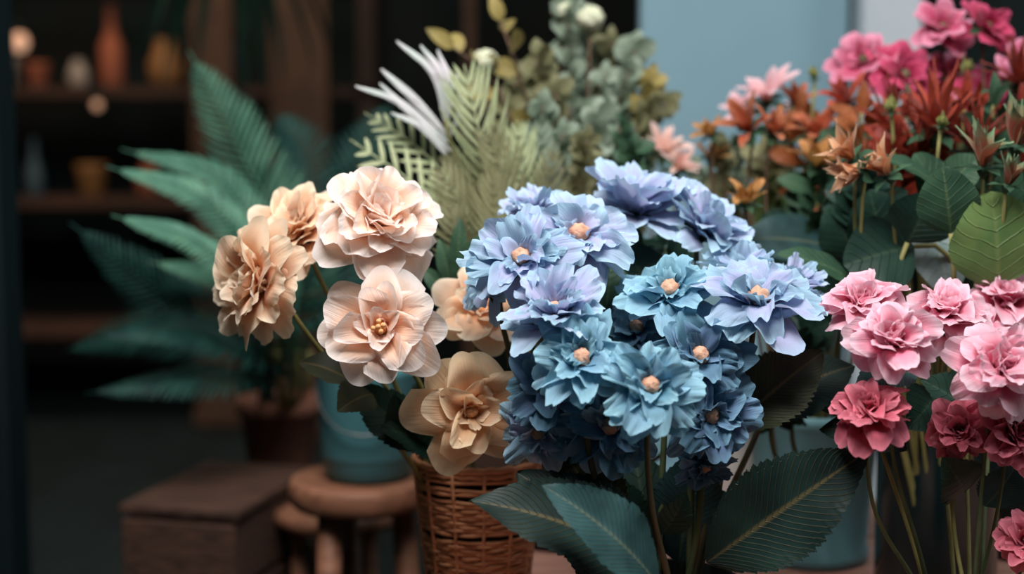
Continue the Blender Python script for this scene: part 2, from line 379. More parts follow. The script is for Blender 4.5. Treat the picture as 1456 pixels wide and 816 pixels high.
M_leaf_d = leaf_mat('leaf_dark_veined', lin(18, 36, 34), lin(32, 56, 50), lin(116, 102, 64), 24, .1, veinamt=.5)
M_leaf_o = leaf_mat('leaf_olive_veined', lin(44, 52, 36), lin(66, 72, 48), lin(130, 110, 70), 24, .1, veinamt=.55)
M_leaf_b = leaf_mat('leaf_bluegreen', lin(30, 60, 60), lin(58, 94, 96), lin(124, 130, 98), 22, .12, veinamt=.4)
M_leaf_g = leaf_mat('leaf_bright', lin(104, 140, 84), lin(134, 160, 96), lin(176, 184, 116), 7, .08, transl=.35, veinamt=.25)
M_leaf_m = leaf_mat('leaf_mid', lin(44, 74, 56), lin(66, 98, 72), lin(110, 130, 90), 8, .09, veinamt=.45)
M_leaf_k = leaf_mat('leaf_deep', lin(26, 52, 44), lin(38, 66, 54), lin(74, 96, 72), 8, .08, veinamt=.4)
M_leaf_w = leaf_mat('leaf_silver', lin(136, 160, 160), lin(164, 182, 180), lin(190, 196, 176), 7, .08, veinamt=.4)
M_fern = leaf_mat('fern_green', lin(78, 128, 108), lin(110, 160, 132), lin(120, 160, 120), 3, .1, rough=.45, veinamt=.3)
M_fern_d = leaf_mat('fern_shaded', lin(28, 62, 58), lin(46, 90, 80), lin(64, 100, 88), 3, .1, rough=.45, veinamt=.3)  # shade on the fronds further in is mixed into this leaf colour
M_silver = leaf_mat('palm_silver', lin(196, 206, 200), lin(228, 222, 226), lin(216, 206, 206), 2, .1, veinamt=.3, transl=.25)
M_cream = leaf_mat('palm_cream', lin(170, 184, 140), lin(206, 212, 168), lin(220, 214, 170), 2, .1, veinamt=.3, transl=.25)
M_sage = leaf_mat('sage_leaf', lin(116, 134, 114), lin(156, 172, 152), lin(180, 186, 156), 4, .1, veinamt=.3, transl=.3)
M_olive = leaf_mat('olive_leaf', lin(104, 104, 74), lin(146, 146, 108), lin(170, 164, 120), 4, .1, veinamt=.3, transl=.3)
M_gold = leaf_mat('gold_leaf', lin(144, 130, 76), lin(178, 160, 96), lin(190, 174, 120), 4, .1, veinamt=.3, transl=.3)
M_red_l = leaf_mat('red_leaf', lin(110, 36, 28), lin(160, 62, 42), lin(190, 100, 70), 3, .1, veinamt=.3, transl=.3)
M_rust_l = leaf_mat('rust_leaf', lin(128, 70, 40), lin(176, 104, 62), lin(190, 130, 80), 3, .1, veinamt=.3, transl=.3)
M_pom = simple('pompom', lin(214, 214, 190), .9, lin(190, 196, 160), 160, 1)

# ---------------------------------------------------------------- structure
def sbox(name, c, d, mat, rot=0, bevel=.004):
    g = G(); g.box(c, d, rot); return struct(g.build(name, mat, None, loc=Vector(c), smooth=False, bevel=bevel))
sbox('floor', (0.2, 2.4, -.02), (5.4, 6.4, .04), M_floor)
sbox('wall_back', (0.2, 5.0, 1.3), (5.4, .1, 2.68), M_back)
sbox('wall_left', (-2.45, 2.9, 1.3), (.1, 4.1, 2.6), M_back)
sbox('wall_right', (1.75, 2.75, 1.3), (2.3, .12, 2.6), M_back)
# painted panel, dark reveal and pale post of the doorway, right of centre
xl = P(908, 300, 2.3).x; xr = P(1201, 300, 2.3).x; xp = P(1212, 300, 2.25).x; xq = P(1296, 300, 2.25).x
g = G(); yy = 2.3
g.box(((xl+xr)/2, yy+.02, 1.2), (xr-xl, .04, 2.4)); g.box(((xl+xr)/2, yy-.004, .16), (xr-xl-.03, .02, .3))
struct(g.build('door_1', M_panel, None, loc=((xl+xr)/2, yy, 0), smooth=False, bevel=.004))
sbox('trim_1', ((xp+xq)/2, 2.25, 1.2), (xq-xp, .07, 2.4), M_post, bevel=.006)
sbox('trim_2', ((xr+xp)/2+.002, 2.34, 1.2), (.04, .05, 2.4), M_black)
# dark door jamb on the far left
xa = P(14, 400, 2.0).x
sbox('trim_3', (xa-.05, 2.0, 1.2), (.1, .08, 2.4), M_black)


# ---------------------------------------------------------------- bench and vessels
TZ = 0.40
t = thing('wooden_bench', (.33, 1.34, 0), 'pale pinkish wooden bench under the flower pots on the right', 'bench')
g = G()
for k in range(5):
    g.box((.36, 1.00+k*.165, TZ-.012), (.90, .158, .024))
g.build('bench_top', M_bench, t, smooth=False, bevel=.003)
for (x, y) in ((-.05, .97), (.77, .97), (-.05, 1.68), (.77, 1.68)):
    g = G(); g.box((x, y, (TZ-.024)/2), (.045, .045, TZ-.024)); g.build('leg', M_bench, t, smooth=False, bevel=.003)
g = G(); g.box((.36, .97, .33), (.775, .02, .06)); g.box((.36, 1.68, .33), (.775, .02, .06)); g.build('apron', M_bench, t, smooth=False, bevel=.002)

def pot(name, c, prof, mat, label, cat='pot', group=None, seg=48, soil=None, top=True, wob=None):
    """prof: outer profile bottom→rim; inner wall added"""
    t = None
    g = G(); r_t, z_t = prof[-1]; th = .005
    full = [(0.0005, prof[0][1])]+prof+[(r_t-th*.5, z_t+.0015), (r_t-th, z_t)]+[(max(.002, r-th), max(z, prof[0][1]+th)) for r, z in reversed(prof[:-1])]+[(0.0005, prof[0][1]+th)]
    g.lathe(full, c, seg, wob)
    o = g.build(name, mat, None, loc=c); tag(o, label, cat, group)
    if soil:
        g = G(); r, z = soil; pts = [(0.0005, z+.004), (r*.5, z+.003), (r, z)]; g.lathe(pts, c, 24)
        g.build('soil', M_soil, o)
    return o
bp = P(960, 816, 1.15); BLUE = Vector((bp.x, 1.16, TZ))
pot('flower_pot', BLUE, [(.045, 0), (.05, .01), (.056, .05), (.06, .07), (.063, .072), (.063, .08)], M_pot_d,
    'low charcoal pot holding the blue silk flowers', soil=(.05, .045))
PINK = Vector((P(1392, 816, 1.12).x, 1.12, TZ))
pot('flower_pot', PINK, [(.042, 0), (.047, .01), (.053, .05), (.056, .075)], M_pot_d, 'low charcoal pot holding the pink peonies', soil=(.045, .04))
TB = Vector((P(1164, 700, 1.5).x, 1.50, TZ))
pot('flower_bucket', TB, [(.056, 0), (.060, .004), (.061, .012), (.058, .018), (.063, .09), (.069, .15), (.072, .155), (.072, .163)], M_teal2,
    'large pale teal glazed bucket behind the blue flowers', 'bucket')
DV = Vector((P(1350, 700, 1.36).x, 1.37, TZ))
pot('glass_vase', DV, [(.056, 0), (.0585, .006), (.0585, .17), (.0595, .19), (.0615, .195)], M_glass,
    'tall dark green glazed cylinder vase behind the pink peonies', 'vase')
HP = Vector((P(800, 700, 1.55).x, 1.56, TZ))
pot('flower_pot', HP, [(.05, 0), (.056, .01), (.064, .12), (.07, .14), (.071, .15)], M_pot_d, 'charcoal pot of greenery hidden behind the wicker basket', soil=(.06, .11))
RP = Vector((P(1482, 700, 1.5).x, 1.52, TZ))  # added pot, put in only to keep the area beyond the vase dark
pot('dark_filler_pot', RP, [(.05, 0), (.056, .006), (.06, .2), (.063, .22), (.063, .235)], M_glass, 'added tall dark filler pot cut by the right edge behind the peonies')
WP = P(1034, 680, 1.68); WP.z = TZ; WP.y = 1.66
pot('white_pot', WP, [(.026, 0), (.03, .006), (.036, .07), (.041, .11), (.043, .115)], M_white, 'small white ceramic pot on the bench behind the blue stems')

# wicker basket
BK = Vector((P(678, 700, 1.3).x, 1.31, TZ)); BH = .152
t = thing('wicker_basket', BK, 'honey brown woven wicker basket holding the peach roses', 'basket')
def br(z): return .043+.0165*(z/BH)
g = G(); g.lathe([(.0005, .002), (br(0)-.004, .002), (br(BH)-.004, BH-.002), (br(BH)-.006, BH-.002), (br(0)-.007, .006), (.0005, .006)], BK, 40)
g.build('liner', M_wick_d, t)
g = G(); ns = 13
for k in range(ns):
    a = 2*PI*k/ns
    g.tube([BK+Vector((math.cos(a)*(br(z)+.0016), math.sin(a)*(br(z)+.0016), z)) for z in [BH*q/6 for q in range(7)]], .0014, .0018, seg=6)
g.build('stakes', M_wick, t)
g = G(); zz = .004; row = 0
while zz < BH-.006:
    gap = row in (32, 35, 37, 22, 11)
    if not gap:
        pts = []; seg = 104
        for (dr, dz) in ((.0004, -.0019), (.0019, -.0012), (.0022, 0), (.0019, .0012), (.0004, .0019), (-.0008, 0), (.0004, -.0019)):
            for i in range(seg):
                a = 2*PI*i/seg
                wv = .0007*math.cos(a*ns+(PI if row % 2 else 0))
                rr = br(zz)+dr+wv+.0004*math.sin(a*9+row)
                pts.append(BK+Vector((math.cos(a)*rr, math.sin(a)*rr, zz+dz+.0005*math.sin(a*5+row*2))))
        g.grid(pts, seg, 7, close=True)
    zz += .0038; row += 1
g.build('weave', M_wick, t)
g = G()
for (z, r) in ((BH, .0032), (BH-.006, .0026)):
    pts = [BK+Vector((math.cos(a)*(br(z)), math.sin(a)*(br(z)), z+.0008*math.sin(a*22))) for a in [2*PI*i/60 for i in range(61)]]
    g.tube(pts, r, seg=7, cap=False)
g.build('rim', M_wick, t)

# stool with teal pot
ST = Vector((P(512, 690, 1.68).x-.004, 1.68, 0)); SZ = .444
def stool(name, c, z, r, label, th=.032, legs=3, a0=0.6, mat=M_wood, splay=.02, lr=.013):
    t = thing(name, c, label, 'stool', None)
    g = G(); g.lathe([(.0005, z-th), (r*.93, z-th), (r, z-th+.006), (r*1.01, z-th*.4), (r*.985, z-.003), (r*.95, z), (r*.7, z-.002), (.0005, z-.003)], c, 48)
    g.build('seat', mat, t)
    for k in range(legs):
        a = a0+2*PI*k/legs
        top = c+Vector((math.cos(a)*r*.62, math.sin(a)*r*.62, z-th+.002)); bot = c+Vector((math.cos(a)*(r*.62+splay), math.sin(a)*(r*.62+splay), 0))
        g = G(); g.tube([top, (top+bot)/2, bot], lr*1.15, lr, seg=12); g.build('leg', mat, t)
    g = G(); zz = z*.45; q = []
    for k in range(legs):
        a = a0+2*PI*k/legs; q.append(c+Vector((math.cos(a)*(r*.62+splay*.5), math.sin(a)*(r*.62+splay*.5), zz)))
    for k in range(legs): g.tube([q[k], q[(k+1) % legs]], .006, seg=8)
    g.build('stretcher', mat, t)
    return t
stool('round_stool', ST, SZ, .085, 'small round wooden stool carrying the teal bucket', a0=rad(235))
LS = Vector((P(478, 750, 1.9).x, 1.90, 0))
stool('round_stool', LS, .352, .092, 'lower round wooden stool behind the teal bucket stool', th=.022, a0=rad(80), splay=.0, lr=.01)
TP = Vector((P(519, 690, 1.68).x, 1.69, SZ))
t = thing('teal_bucket', TP, 'deep teal bucket with wire handle standing on the round stool', 'bucket')
g = G(); pr = [(.0005, .001), (.047, .0), (.052, .004), (.053, .02), (.0555, .024), (.058, .03), (.060, .12), (.062, .127), (.062, .133), (.059, .133), (.055, .03), (.0005, .01)]
g.lathe(pr, TP, 48); g.build('body', M_teal, t)
g = G(); pts = [TP+Vector((-.061*math.cos(a), -.063-.01*math.sin(a)+.064*(1-math.sin(a)), .118-.055*math.sin(a))) for a in [PI*i/16 for i in range(17)]]
g.tube(pts, .0014, seg=6); g.build('handle', M_wire, t)

# crate, far-left foreground dark
def crate(c, d, rot, label):
    t = thing('wooden_crate', c, label, 'crate'); R_ = Matrix.Rotation(rot, 3, 'Z')
    g = G(); n = 4
    for k in range(n):
        y = -d[1]/2+d[1]*(k+.5)/n; p = c+R_ @ Vector((0, y, d[2]-.006)); g.box(p, (d[0]+.01, d[1]/n*.93, .012), rot)
    g.build('lid', M_wood_d, t, smooth=False, bevel=.002)
    for s in (-1, 1):
        g = G(); nz = 4
        for k in range(nz):
            z = (d[2]-.014)*(k+.5)/nz; p = c+R_ @ Vector((0, s*(d[1]/2-.005), z)); g.box(p, (d[0], .010, (d[2]-.014)/nz*.9), rot)
        g.build('side_panel', M_wood_d, t, smooth=False, bevel=.002)
        g = G()
        for k in range(nz):
            z = (d[2]-.014)*(k+.5)/nz; p = c+R_ @ Vector((s*(d[0]/2-.005), 0, z)); g.box(p, (.010, d[1]-.022, (d[2]-.014)/nz*.9), rot)
        g.build('end_panel', M_wood_d, t, smooth=False, bevel=.002)
    return t
cc = Vector((P(302, 740, 1.86).x, 1.88, 0))
crate(cc, (.155, .26, .385), rad(-14), 'weathered wooden crate left of the round stools')
# stand for fern
FP = Vector((P(382, 700, 2.06).x, 2.13, 0))
t = thing('plant_stand', FP, 'low square wooden plant stand under the potted fern', 'plant stand')
g = G()
for k in range(3): g.box(FP+Vector((0, -.055+k*.055, .326)), (.165, .05, .016))
g.build('top', M_wood_d, t, smooth=False, bevel=.002)
for sx in (-1, 1):
    for sy in (-1, 1):
        g = G(); g.box(FP+Vector((sx*.066, sy*.066, .159)), (.02, .02, .318)); g.build('leg', M_wood_d, t, smooth=False, bevel=.002)

# ---------------------------------------------------------------- fronds
def frond_g(pts, n, ln, wd, ang, up, droop=.15, prof=None, start=.12, rr=.0014, seg=6, jit=.05, rng=None, sweep=0.0, vee=.2):
    """feather frond along pts; up = side the leaf faces"""
    rng = rng or random; g = G(); m = len(pts)
    g.tube(pts, rr*1.4, rr*.4, seg=6)
    up = Vector(up).normalized()
    for k in range(n):
        s = start+(1-start)*(k+.5)/n; q = s*(m-1); i = min(int(q), m-2); f = q-i
        p = pts[i]*(1-f)+pts[i+1]*f; T = (pts[i+1]-pts[i]).normalized()
        Y = up.cross(T).normalized(); Z = T.cross(Y)
        l = ln*(prof(s) if prof else math.sin(PI*min(1, (s*.92+.12)))**.7)
        for sd in (-1, 1):
            a = ang*(1-.35*s)*rng.uniform(1-jit, 1+jit); l_ = l*rng.uniform(1-jit, 1+jit)
            d = (T*math.cos(a)+Y*sd*math.sin(a)+Z*.12).normalized(); cr = []
            for j in range(seg):
                v = j/(seg-1); wj = wd*(math.sin(PI*(v*.86+.12)))**.8*(1 if j < seg-1 else .15)
                cpt = p+d*(l_*v)-Z*(droop*l_*v*v)+T*(sweep*l_*v*v)
                wv = Z.cross(d).normalized()
                cr += [cpt-wv*wj*.5+Z*wj*vee, cpt, cpt+wv*wj*.5+Z*wj*.2]
            g.grid(cr, 3, seg)
    return g
def curve3(ps, n=22):
    """Catmull-Rom through ps"""
    ps = [Vector(p) for p in ps]; q = [ps[0]*2-ps[1]]+ps+[ps[-1]*2-ps[-2]]; out = []
    segs = len(ps)-1; per = max(2, n//segs)
    for s in range(segs):
        a, b, c, d = q[s:s+4]
        for k in range(per+(1 if s == segs-1 else 0)):
            t = k/per
            out.append(.5*((2*b)+(c-a)*t+(2*a-5*b+4*c-d)*t*t+(3*b-a-3*c+d)*t**3))
    return out

# potted fern
t = thing('potted_fern', FP+Vector((0, 0, .334)), 'large blurred green fern in a terracotta pot on the left', 'fern')
fo = FP+Vector((0, 0, .334))
g = G(); g.lathe([(.0005, 0), (.045, 0), (.047, .004), (.059, .10), (.065, .101), (.0665, .124), (.061, .125), (.055, .1), (.045, .01), (.0005, .008)], fo, 40)
g.build('pot', M_terra, t)
g = G(); g.lathe([(.0005, .112), (.03, .11), (.057, .104)], fo, 24); g.build('soil', M_soil, t)
froot = fo+Vector((.0, -.005, .11))
fr = random.Random(5)
fronds = [  # px,py,D of mid and tip ; leaflet len ; material ; facing
    ((425, 400, 1.95), (345, 220, 1.92), (268, 72, 1.90), .078, 0, (-.2, -1, .15)),
    ((400, 440, 1.85), (300, 290, 1.75), (150, 236, 1.70), .042, 0, (.1, -.7, .7)),
    ((410, 420, 1.90), (320, 260, 1.85), (172, 212, 1.82), .042, 0, (.1, -.7, .7)),
    ((395, 460, 1.85), (290, 350, 1.72), (158, 306, 1.66), .046, 0, (.1, -.6, .8)),
    ((370, 480, 1.92), (240, 420, 1.84), (98, 316, 1.80), .066, 1, (-.2, -.9, .4)),
    ((380, 520, 1.9), (270, 470, 1.80), (133, 478, 1.76), .050, 1, (.1, -.6, .8)),
    ((360, 540, 1.9), (260, 540, 1.82), (120, 560, 1.8), .050, 1, (.1, -.5, .8)),
    ((430, 380, 2.05), (440, 240, 2.12), (390, 158, 2.15), .085, 1, (.2, -1, .1)),
    ((450, 390, 2.1), (500, 250, 2.15), (560, 140, 2.18), .080, 1, (.2, -1, .2)),
    ((460, 420, 2.1), (560, 330, 2.15), (640, 260, 2.2), .075, 1, (.2, -1, .3)),
    ((420, 430, 1.95), (360, 330, 1.93), (290, 200, 1.98), .060, 1, (-.1, -1, .3)),
    ((440, 470, 1.9), (500, 420, 1.85), (590, 400, 1.85), .055, 1, (.1, -.6, .8)),
    ((400, 480, 1.88), (330, 400, 1.82), (210, 372, 1.78), .046, 0, (.1, -.6, .8)),
    ((330, 500, 2.0), (210, 470, 2.0), (90, 500, 2.02), .060, 1, (.1, -.8, .5)),
]
for (a, b, c, ln, mt, up) in fronds:
    r0 = froot+Vector((fr.uniform(-.03, .03), fr.uniform(-.03, .03), 0))
    pts = curve3([r0, P(*a), P(*b), P(*c)], 24)
    Ls = sum((pts[q+1]-pts[q]).length for q in range(len(pts)-1)); spc = .0145 if ln > .07 else .0108
    g = frond_g(pts, int(Ls*.78/spc), ln*1.0, spc*.46, rad(62), up, droop=.3, start=.22, rng=fr, rr=.002, vee=.5)
    g.build('frond', M_fern_d if mt else M_fern, t)
g = G()
for (a, b) in (((402, 575), (392, 480)), ((410, 580), (425, 480)), ((418, 585), (440, 500))):
    g.tube(bez(froot, P(a[0]+10, a[1]+5, 2.0), P(b[0], b[1]+50, 1.98), P(b[0], b[1], 1.97)), .005, .003, seg=8)
g.build('stem', M_stem_y, t)

# ---------------------------------------------------------------- peach roses
rg = random.Random(11)
def in_pot(c, r, z):
    a = rg.uniform(0, 6.28); q = r*math.sqrt(rg.random()); return Vector((c.x+math.cos(a)*q, c.y+math.sin(a)*q, c.z+z))
open_rose = [(6, .98, .86, 8, -6, .35, .02, {'z0': -.05, 'curl': .5}), (6, .9, .74, 24, 12, .5, .025, {'curl': .6}), (5, .68, .52, 40, 30, .65, .03, {'curl': .7}), (5, .44, .36, 54, 46, .8, .03), (3, .28, .2, 66, 66, .8, .02)]
_o = [(7, .98, .92, 12, -8, .12, .035, {'z0': -.05}), (6, .86, .82, 26, 4, .22, .04), (6, .66, .62, 40, 18, .3, .04), (5, .42, .40, 52, 40, .5, .03), (3, .26, .2, 68, 60, .5, .02)]
full_rose = [(8, 1.0, .74, 0, -16, .3, .065, {'z0': -.1, 'notch': .08}), (9, .96, .68, 18, 2, .4, .07, {'notch': .08}), (9, .86, .64, 34, 20, .5, .07, {'notch': .08}), (8, .74, .56, 48, 40, .6, .065), (7, .6, .52, 62, 60, .65, .045), (6, .44, .42, 74, 80, .8, .04), (4, .3, .3, 80, 95, .9, .02)]
_f = [(8, 1.0, .85, 2, -18, .1, .05, {'z0': -.1}), (8, .95, .8, 22, 0, .2, .055), (8, .82, .75, 38, 18, .3, .05), (7, .68, .62, 52, 40, .4, .05), (6, .52, .5, 66, 62, .55, .04), (5, .36, .34, 78, 80, .7, .03)]
peony_side = [(9, 1.0, .7, 18, -4, .15, .05, {'z0': -.1}), (9, .95, .66, 34, 14, .25, .05), (8, .85, .6, 50, 34, .3, .05), (8, .7, .52, 62, 52, .4, .05), (6, .5, .4, 74, 70, .5, .04)]
wide_rose = [(6, 1.02, .86, 8, -4, .3, .02, {'z0': -.05, 'curl': .5}), (5, .92, .74, 22, 12, .45, .025, {'curl': .6}), (5, .66, .48, 36, 30, .6, .03), (4, .42, .3, 52, 54, .8, .03), (3, .28, .16, 60, 66, .8, .02)]
_w = [(6, 1.02, .98, 10, -6, .12, .03, {'z0': -.05}), (6, .9, .8, 24, 8, .22, .035), (5, .62, .52, 38, 26, .35, .03), (5, .36, .3, 56, 60, .5, .02)]
PX = 2022.0
def Rpx(d, D): return d/2/PX*D
peach = [
 ((537, 318), 1.20, 196, (.3, -.66, .68), full_rose, M_peach, 'large cream peach rose at the top of the basket bouquet, brightest bloom'),
 ((543, 467), 1.17, 188, (-.04, -.97, .22), open_rose, M_peach, 'open peach rose facing front with small orange centre, middle of bouquet'),
 ((376, 404), 1.22, 190, (-.72, -.62, .2), peony_side, M_peach_w, 'peach peony turned sideways at the left end of the bouquet'),
 ((428, 335), 1.27, 168, (-.4, -.55, .75), peony_side, M_peach_w, 'warm peach bloom tucked between the sideways peony and the top rose'),
 ((684, 440), 1.26, 140, (.1, -.85, .5), wide_rose, M_peach_w, 'peach rose half hidden behind the blue flowers'),
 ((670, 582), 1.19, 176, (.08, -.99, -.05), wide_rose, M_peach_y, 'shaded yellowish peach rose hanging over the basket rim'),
]
for i, ((x, y), D, d, fc, lay, mt, lb) in enumerate(peach):
    c = P(x, y, D); mid = None
    if i == 2: mid = P(470, 545, 1.24)
    if i == 3: mid = P(470, 470, 1.28)
    tt = flower('peach_rose', lb, 'flower', 'peach roses in the basket', c, Rpx(d, D), fc, lay, mt, in_pot(BK, .03, .03), 100+i*3,
           cm=M_core if lay in (open_rose, wide_rose) else None, cr=.11, stem_m=M_stem_y, stem_r=.0021, calyx_m=M_leaf_k, mid=mid,
           stamens=(5, .3, M_core) if lay is open_rose else None, nvres=(15, 15), jit=.8)
    if i == 2:
        add_leaf(tt, P(505, 545, 1.23), P(425, 515, 1.24), .034, (0, -.6, .8), M_leaf_o, serr=.12, rng=rg)
        add_leaf(tt, P(530, 560, 1.23), P(480, 585, 1.2), .04, (0, -.8, .6), M_leaf_o, serr=.12, rng=rg)
    if i == 1:
        add_leaf(tt, P(600, 640, 1.25), P(500, 545, 1.25), .045, (0, -.9, .5), M_leaf_k, serr=.12, rng=rg)
        add_leaf(tt, P(600, 640, 1.26), P(560, 560, 1.22), .04, (-.3, -.9, .3), M_leaf_k, serr=.12, rng=rg)
        add_leaf(tt, P(620, 640, 1.26), P(540, 610, 1.22), .045, (-.1, -.7, .6), M_leaf_k, serr=.12, rng=rg)
    if i == 5:
        add_leaf(tt, P(640, 640, 1.26), P(735, 520, 1.26), .045, (.2, -.9, .4), M_leaf_k, serr=.1, rng=rg)
        add_leaf(tt, P(640, 640, 1.27), P(590, 545, 1.27), .045, (-.2, -.9, .4), M_leaf_k, serr=.1, rng=rg)
    if i == 4:
        for (x0, y0, x1, y1) in ((640, 400, 625, 340), (645, 400, 690, 330), (635, 420, 600, 380), (650, 390, 655, 310)):
            add_leaf(tt, P(x0, y0, 1.32), P(x1, y1, 1.32), .016, (0, -.9, .4), M_leaf_m, rng=rg)

# ---------------------------------------------------------------- blue flowers
blue_a = [(8, 1.0, .6, 6, -4, .3, .05, {'z0': -.06, 'notch': .14}), (8, .9, .56, 20, 10, .4, .065, {'notch': .12}), (6, .72, .5, 36, 28, .5, .06, {'notch': .1}), (4, .48, .36, 52, 46, .6, .05)]
_a = [(7, 1.0, .72, 8, -6, .15, .045, {'z0': -.06, 'notch': .12}), (7, .88, .66, 22, 8, .22, .05, {'notch': .1}), (6, .66, .52, 38, 28, .35, .05), (4, .42, .36, 52, 50, .5, .04)]
blue_b = [(9, 1.0, .54, 14, 12, .35, .05, {'z0': -.06, 'notch': .1}), (9, .96, .52, 32, 28, .4, .055, {'notch': .1}), (8, .84, .46, 48, 44, .45, .055, {'notch': .1}), (6, .6, .38, 62, 60, .5, .05)]
_b = [(8, 1.0, .58, 16, 10, .2, .04, {'z0': -.06, 'notch': .08}), (8, .95, .55, 34, 26, .25, .045), (7, .8, .46, 50, 44, .35, .05), (5, .55, .36, 62, 60, .5, .04)]
blues = [
 ((903, 300), 1.28, 160, (.05, -.2, 1), blue_b, M_blue_l, 'lavender blue flower at the top of the blue bunch, seen from the side'),
 ((822, 340), 1.20, 165, (.12, -.62, .78), blue_a, M_blue_l, 'lavender and turquoise flower with tan centre under the topmost lavender one'),
 ((760, 305), 1.27, 105, (-.2, -.2, 1), blue_b, M_blue_l, 'small lavender bloom at the upper left back of the blue bunch'),
 ((742, 370), 1.16, 150, (-.15, -.75, .62), blue_a, M_blue_m, 'blue lavender flower with dark folded middle left of the turquoise edged one'),
 ((792, 448), 1.12, 158, (-.2, -.5, .85), blue_b, M_blue_l, 'pale lavender flower tilted open to the left above the teal front blooms'),
 ((1000, 330), 1.27, 150, (.5, -.35, .75), blue_b, M_blue_l, 'pale blue lavender bloom leaning right behind the bunch'),
 ((952, 418), 1.17, 150, (-.12, -.55, .82), blue_a, M_blue_t, 'steel blue flower with tan centre in the middle right of the bunch'),
 ((1076, 432), 1.15, 178, (.08, -.5, .85), blue_a, M_blue_m, 'wide blue flower with two toned petals at the right end of the bunch'),
 ((1125, 412), 1.22, 110, (.4, -.25, .85), blue_b, M_blue_l, 'lavender blue bloom peeking out at the far right beside the pink peonies'),
 ((1055, 395), 1.22, 120, (0, -.3, .95), blue_b, M_blue_m, 'upright blue bloom behind the wide two toned flower'),
 ((828, 512), 1.09, 142, (-.12, -.82, .52), blue_a, M_blue_t, 'turquoise flower with tan bead centre, left one of the front pair'),
 ((923, 552), 1.07, 150, (.08, -.86, .48), blue_a, M_blue_t, 'light turquoise flower with round tan bead, sharpest bloom in front'),
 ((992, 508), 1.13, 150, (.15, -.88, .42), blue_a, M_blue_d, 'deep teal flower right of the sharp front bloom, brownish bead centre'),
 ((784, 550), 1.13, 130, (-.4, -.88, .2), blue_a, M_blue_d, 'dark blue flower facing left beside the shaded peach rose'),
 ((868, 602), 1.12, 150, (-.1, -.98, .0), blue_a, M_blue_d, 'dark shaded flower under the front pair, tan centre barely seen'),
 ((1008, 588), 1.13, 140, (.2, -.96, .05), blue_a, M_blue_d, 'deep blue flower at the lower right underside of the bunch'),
 ((768, 612), 1.15, 120, (-.35, -.9, -.15), blue_a, M_blue_m, 'grey blue bloom drooping at the lower left corner of the bunch'),
 ((1042, 540), 1.17, 110, (.55, -.75, .3), blue_a, M_blue_t, 'ruffled teal bloom at the right edge above the bare stems'),
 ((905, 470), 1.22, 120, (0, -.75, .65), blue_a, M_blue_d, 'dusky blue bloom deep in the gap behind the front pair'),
 ((702, 400), 1.20, 105, (-.75, -.5, .4), blue_a, M_blue_m, 'periwinkle bloom at the left tip touching the half hidden peach rose'),
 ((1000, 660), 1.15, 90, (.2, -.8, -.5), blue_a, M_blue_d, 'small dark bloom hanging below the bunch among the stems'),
]
blue_things = []
for i, ((x, y), D, d, fc, lay, mt, lb) in enumerate(blues):
    c = P(x, y, D); pos = Vector(((c.x-BLUE.x)*.16, (c.y-BLUE.y)*.5, 0)); base = BLUE+Vector((max(-.04, min(.04, pos.x+rg.uniform(-.012, .012))), max(-.035, min(.035, pos.y+rg.uniform(-.015, .015))), .046))
    tt = flower('blue_flower', lb, 'flower', 'blue silk flowers in the bunch', c, Rpx(d, D)*1.1, fc, lay, mt, base, 300+i*7, ruf2=.5, jit=1.3, nvres=(13, 12),
           cm=M_bead, cr=.165 if lay is blue_a else .14, stem_m=M_stem_d if i % 3 else M_stem, stem_r=.0023, calyx_m=M_leaf_k, bend=.3,
           mid=c+Vector((0, .03, -.1-.05*rg.random())), cz=.02)
    blue_things.append(tt)
B = blue_things
add_leaf(B[13], P(945, 830, 1.12), P(667, 712, 1.08), .085, (-.1, -.62, .8), M_leaf_d, serr=.1, nser=22, arch=.12, fold=.2, rng=rg, wave=.03)
add_leaf(B[16], P(930, 835, 1.10), P(735, 672, 1.14), .075, (.25, -.85, .5), M_leaf_d, serr=.1, nser=20, arch=.08, fold=.25, rng=rg, wave=.03)
add_leaf(B[14], P(935, 830, 1.06), P(770, 690, 1.05), .055, (.5, -.8, .45), M_leaf_b, serr=.1, nser=18, arch=.1, fold=.3, rng=rg, wave=.03)
add_leaf(B[15], P(1005, 800, 1.13), P(1235, 640, 1.10), .082, (.15, -.85, .5), M_leaf_d, serr=.1, nser=22, arch=.06, fold=.15, rng=rg, wave=.03)
add_leaf(B[7], P(1040, 610, 1.16), P(1170, 500, 1.18), .06, (.2, -.7, .65), M_leaf_o, serr=.1, nser=18, arch=.08, rng=rg)
add_leaf(B[12], P(965, 800, 1.20), P(985, 640, 1.19), .075, (0, -1, .1), M_leaf_b, serr=.1, nser=18, arch=.04, rng=rg)
add_leaf(B[11], P(940, 760, 1.14), P(975, 700, 1.12), .03, (.2, -1, .1), M_leaf_k, serr=.1, nser=10, rng=rg)
add_leaf(B[10], P(880, 760, 1.14), P(800, 640, 1.16), .06, (-.1, -.9, .3), M_leaf_o, serr=.1, nser=16, rng=rg)
add_leaf(B[17], P(1060, 600, 1.2), P(1215, 520, 1.22), .07, (.1, -.6, .8), M_leaf_d, serr=.1, nser=18, arch=.1, rng=rg)
add_leaf(B[8], P(1120, 560, 1.25), P(1190, 590, 1.2), .05, (.1, -.6, .8), M_leaf_k, serr=.1, nser=14, rng=rg)
add_leaf(B[4], P(800, 470, 1.2), P(860, 470, 1.2), .03, (.1, -.6, .8), M_leaf_k, rng=rg)
add_leaf(B[5], P(950, 460, 1.25), P(880, 340, 1.3), .05, (0, -.9, .3), M_leaf_k, rng=rg)

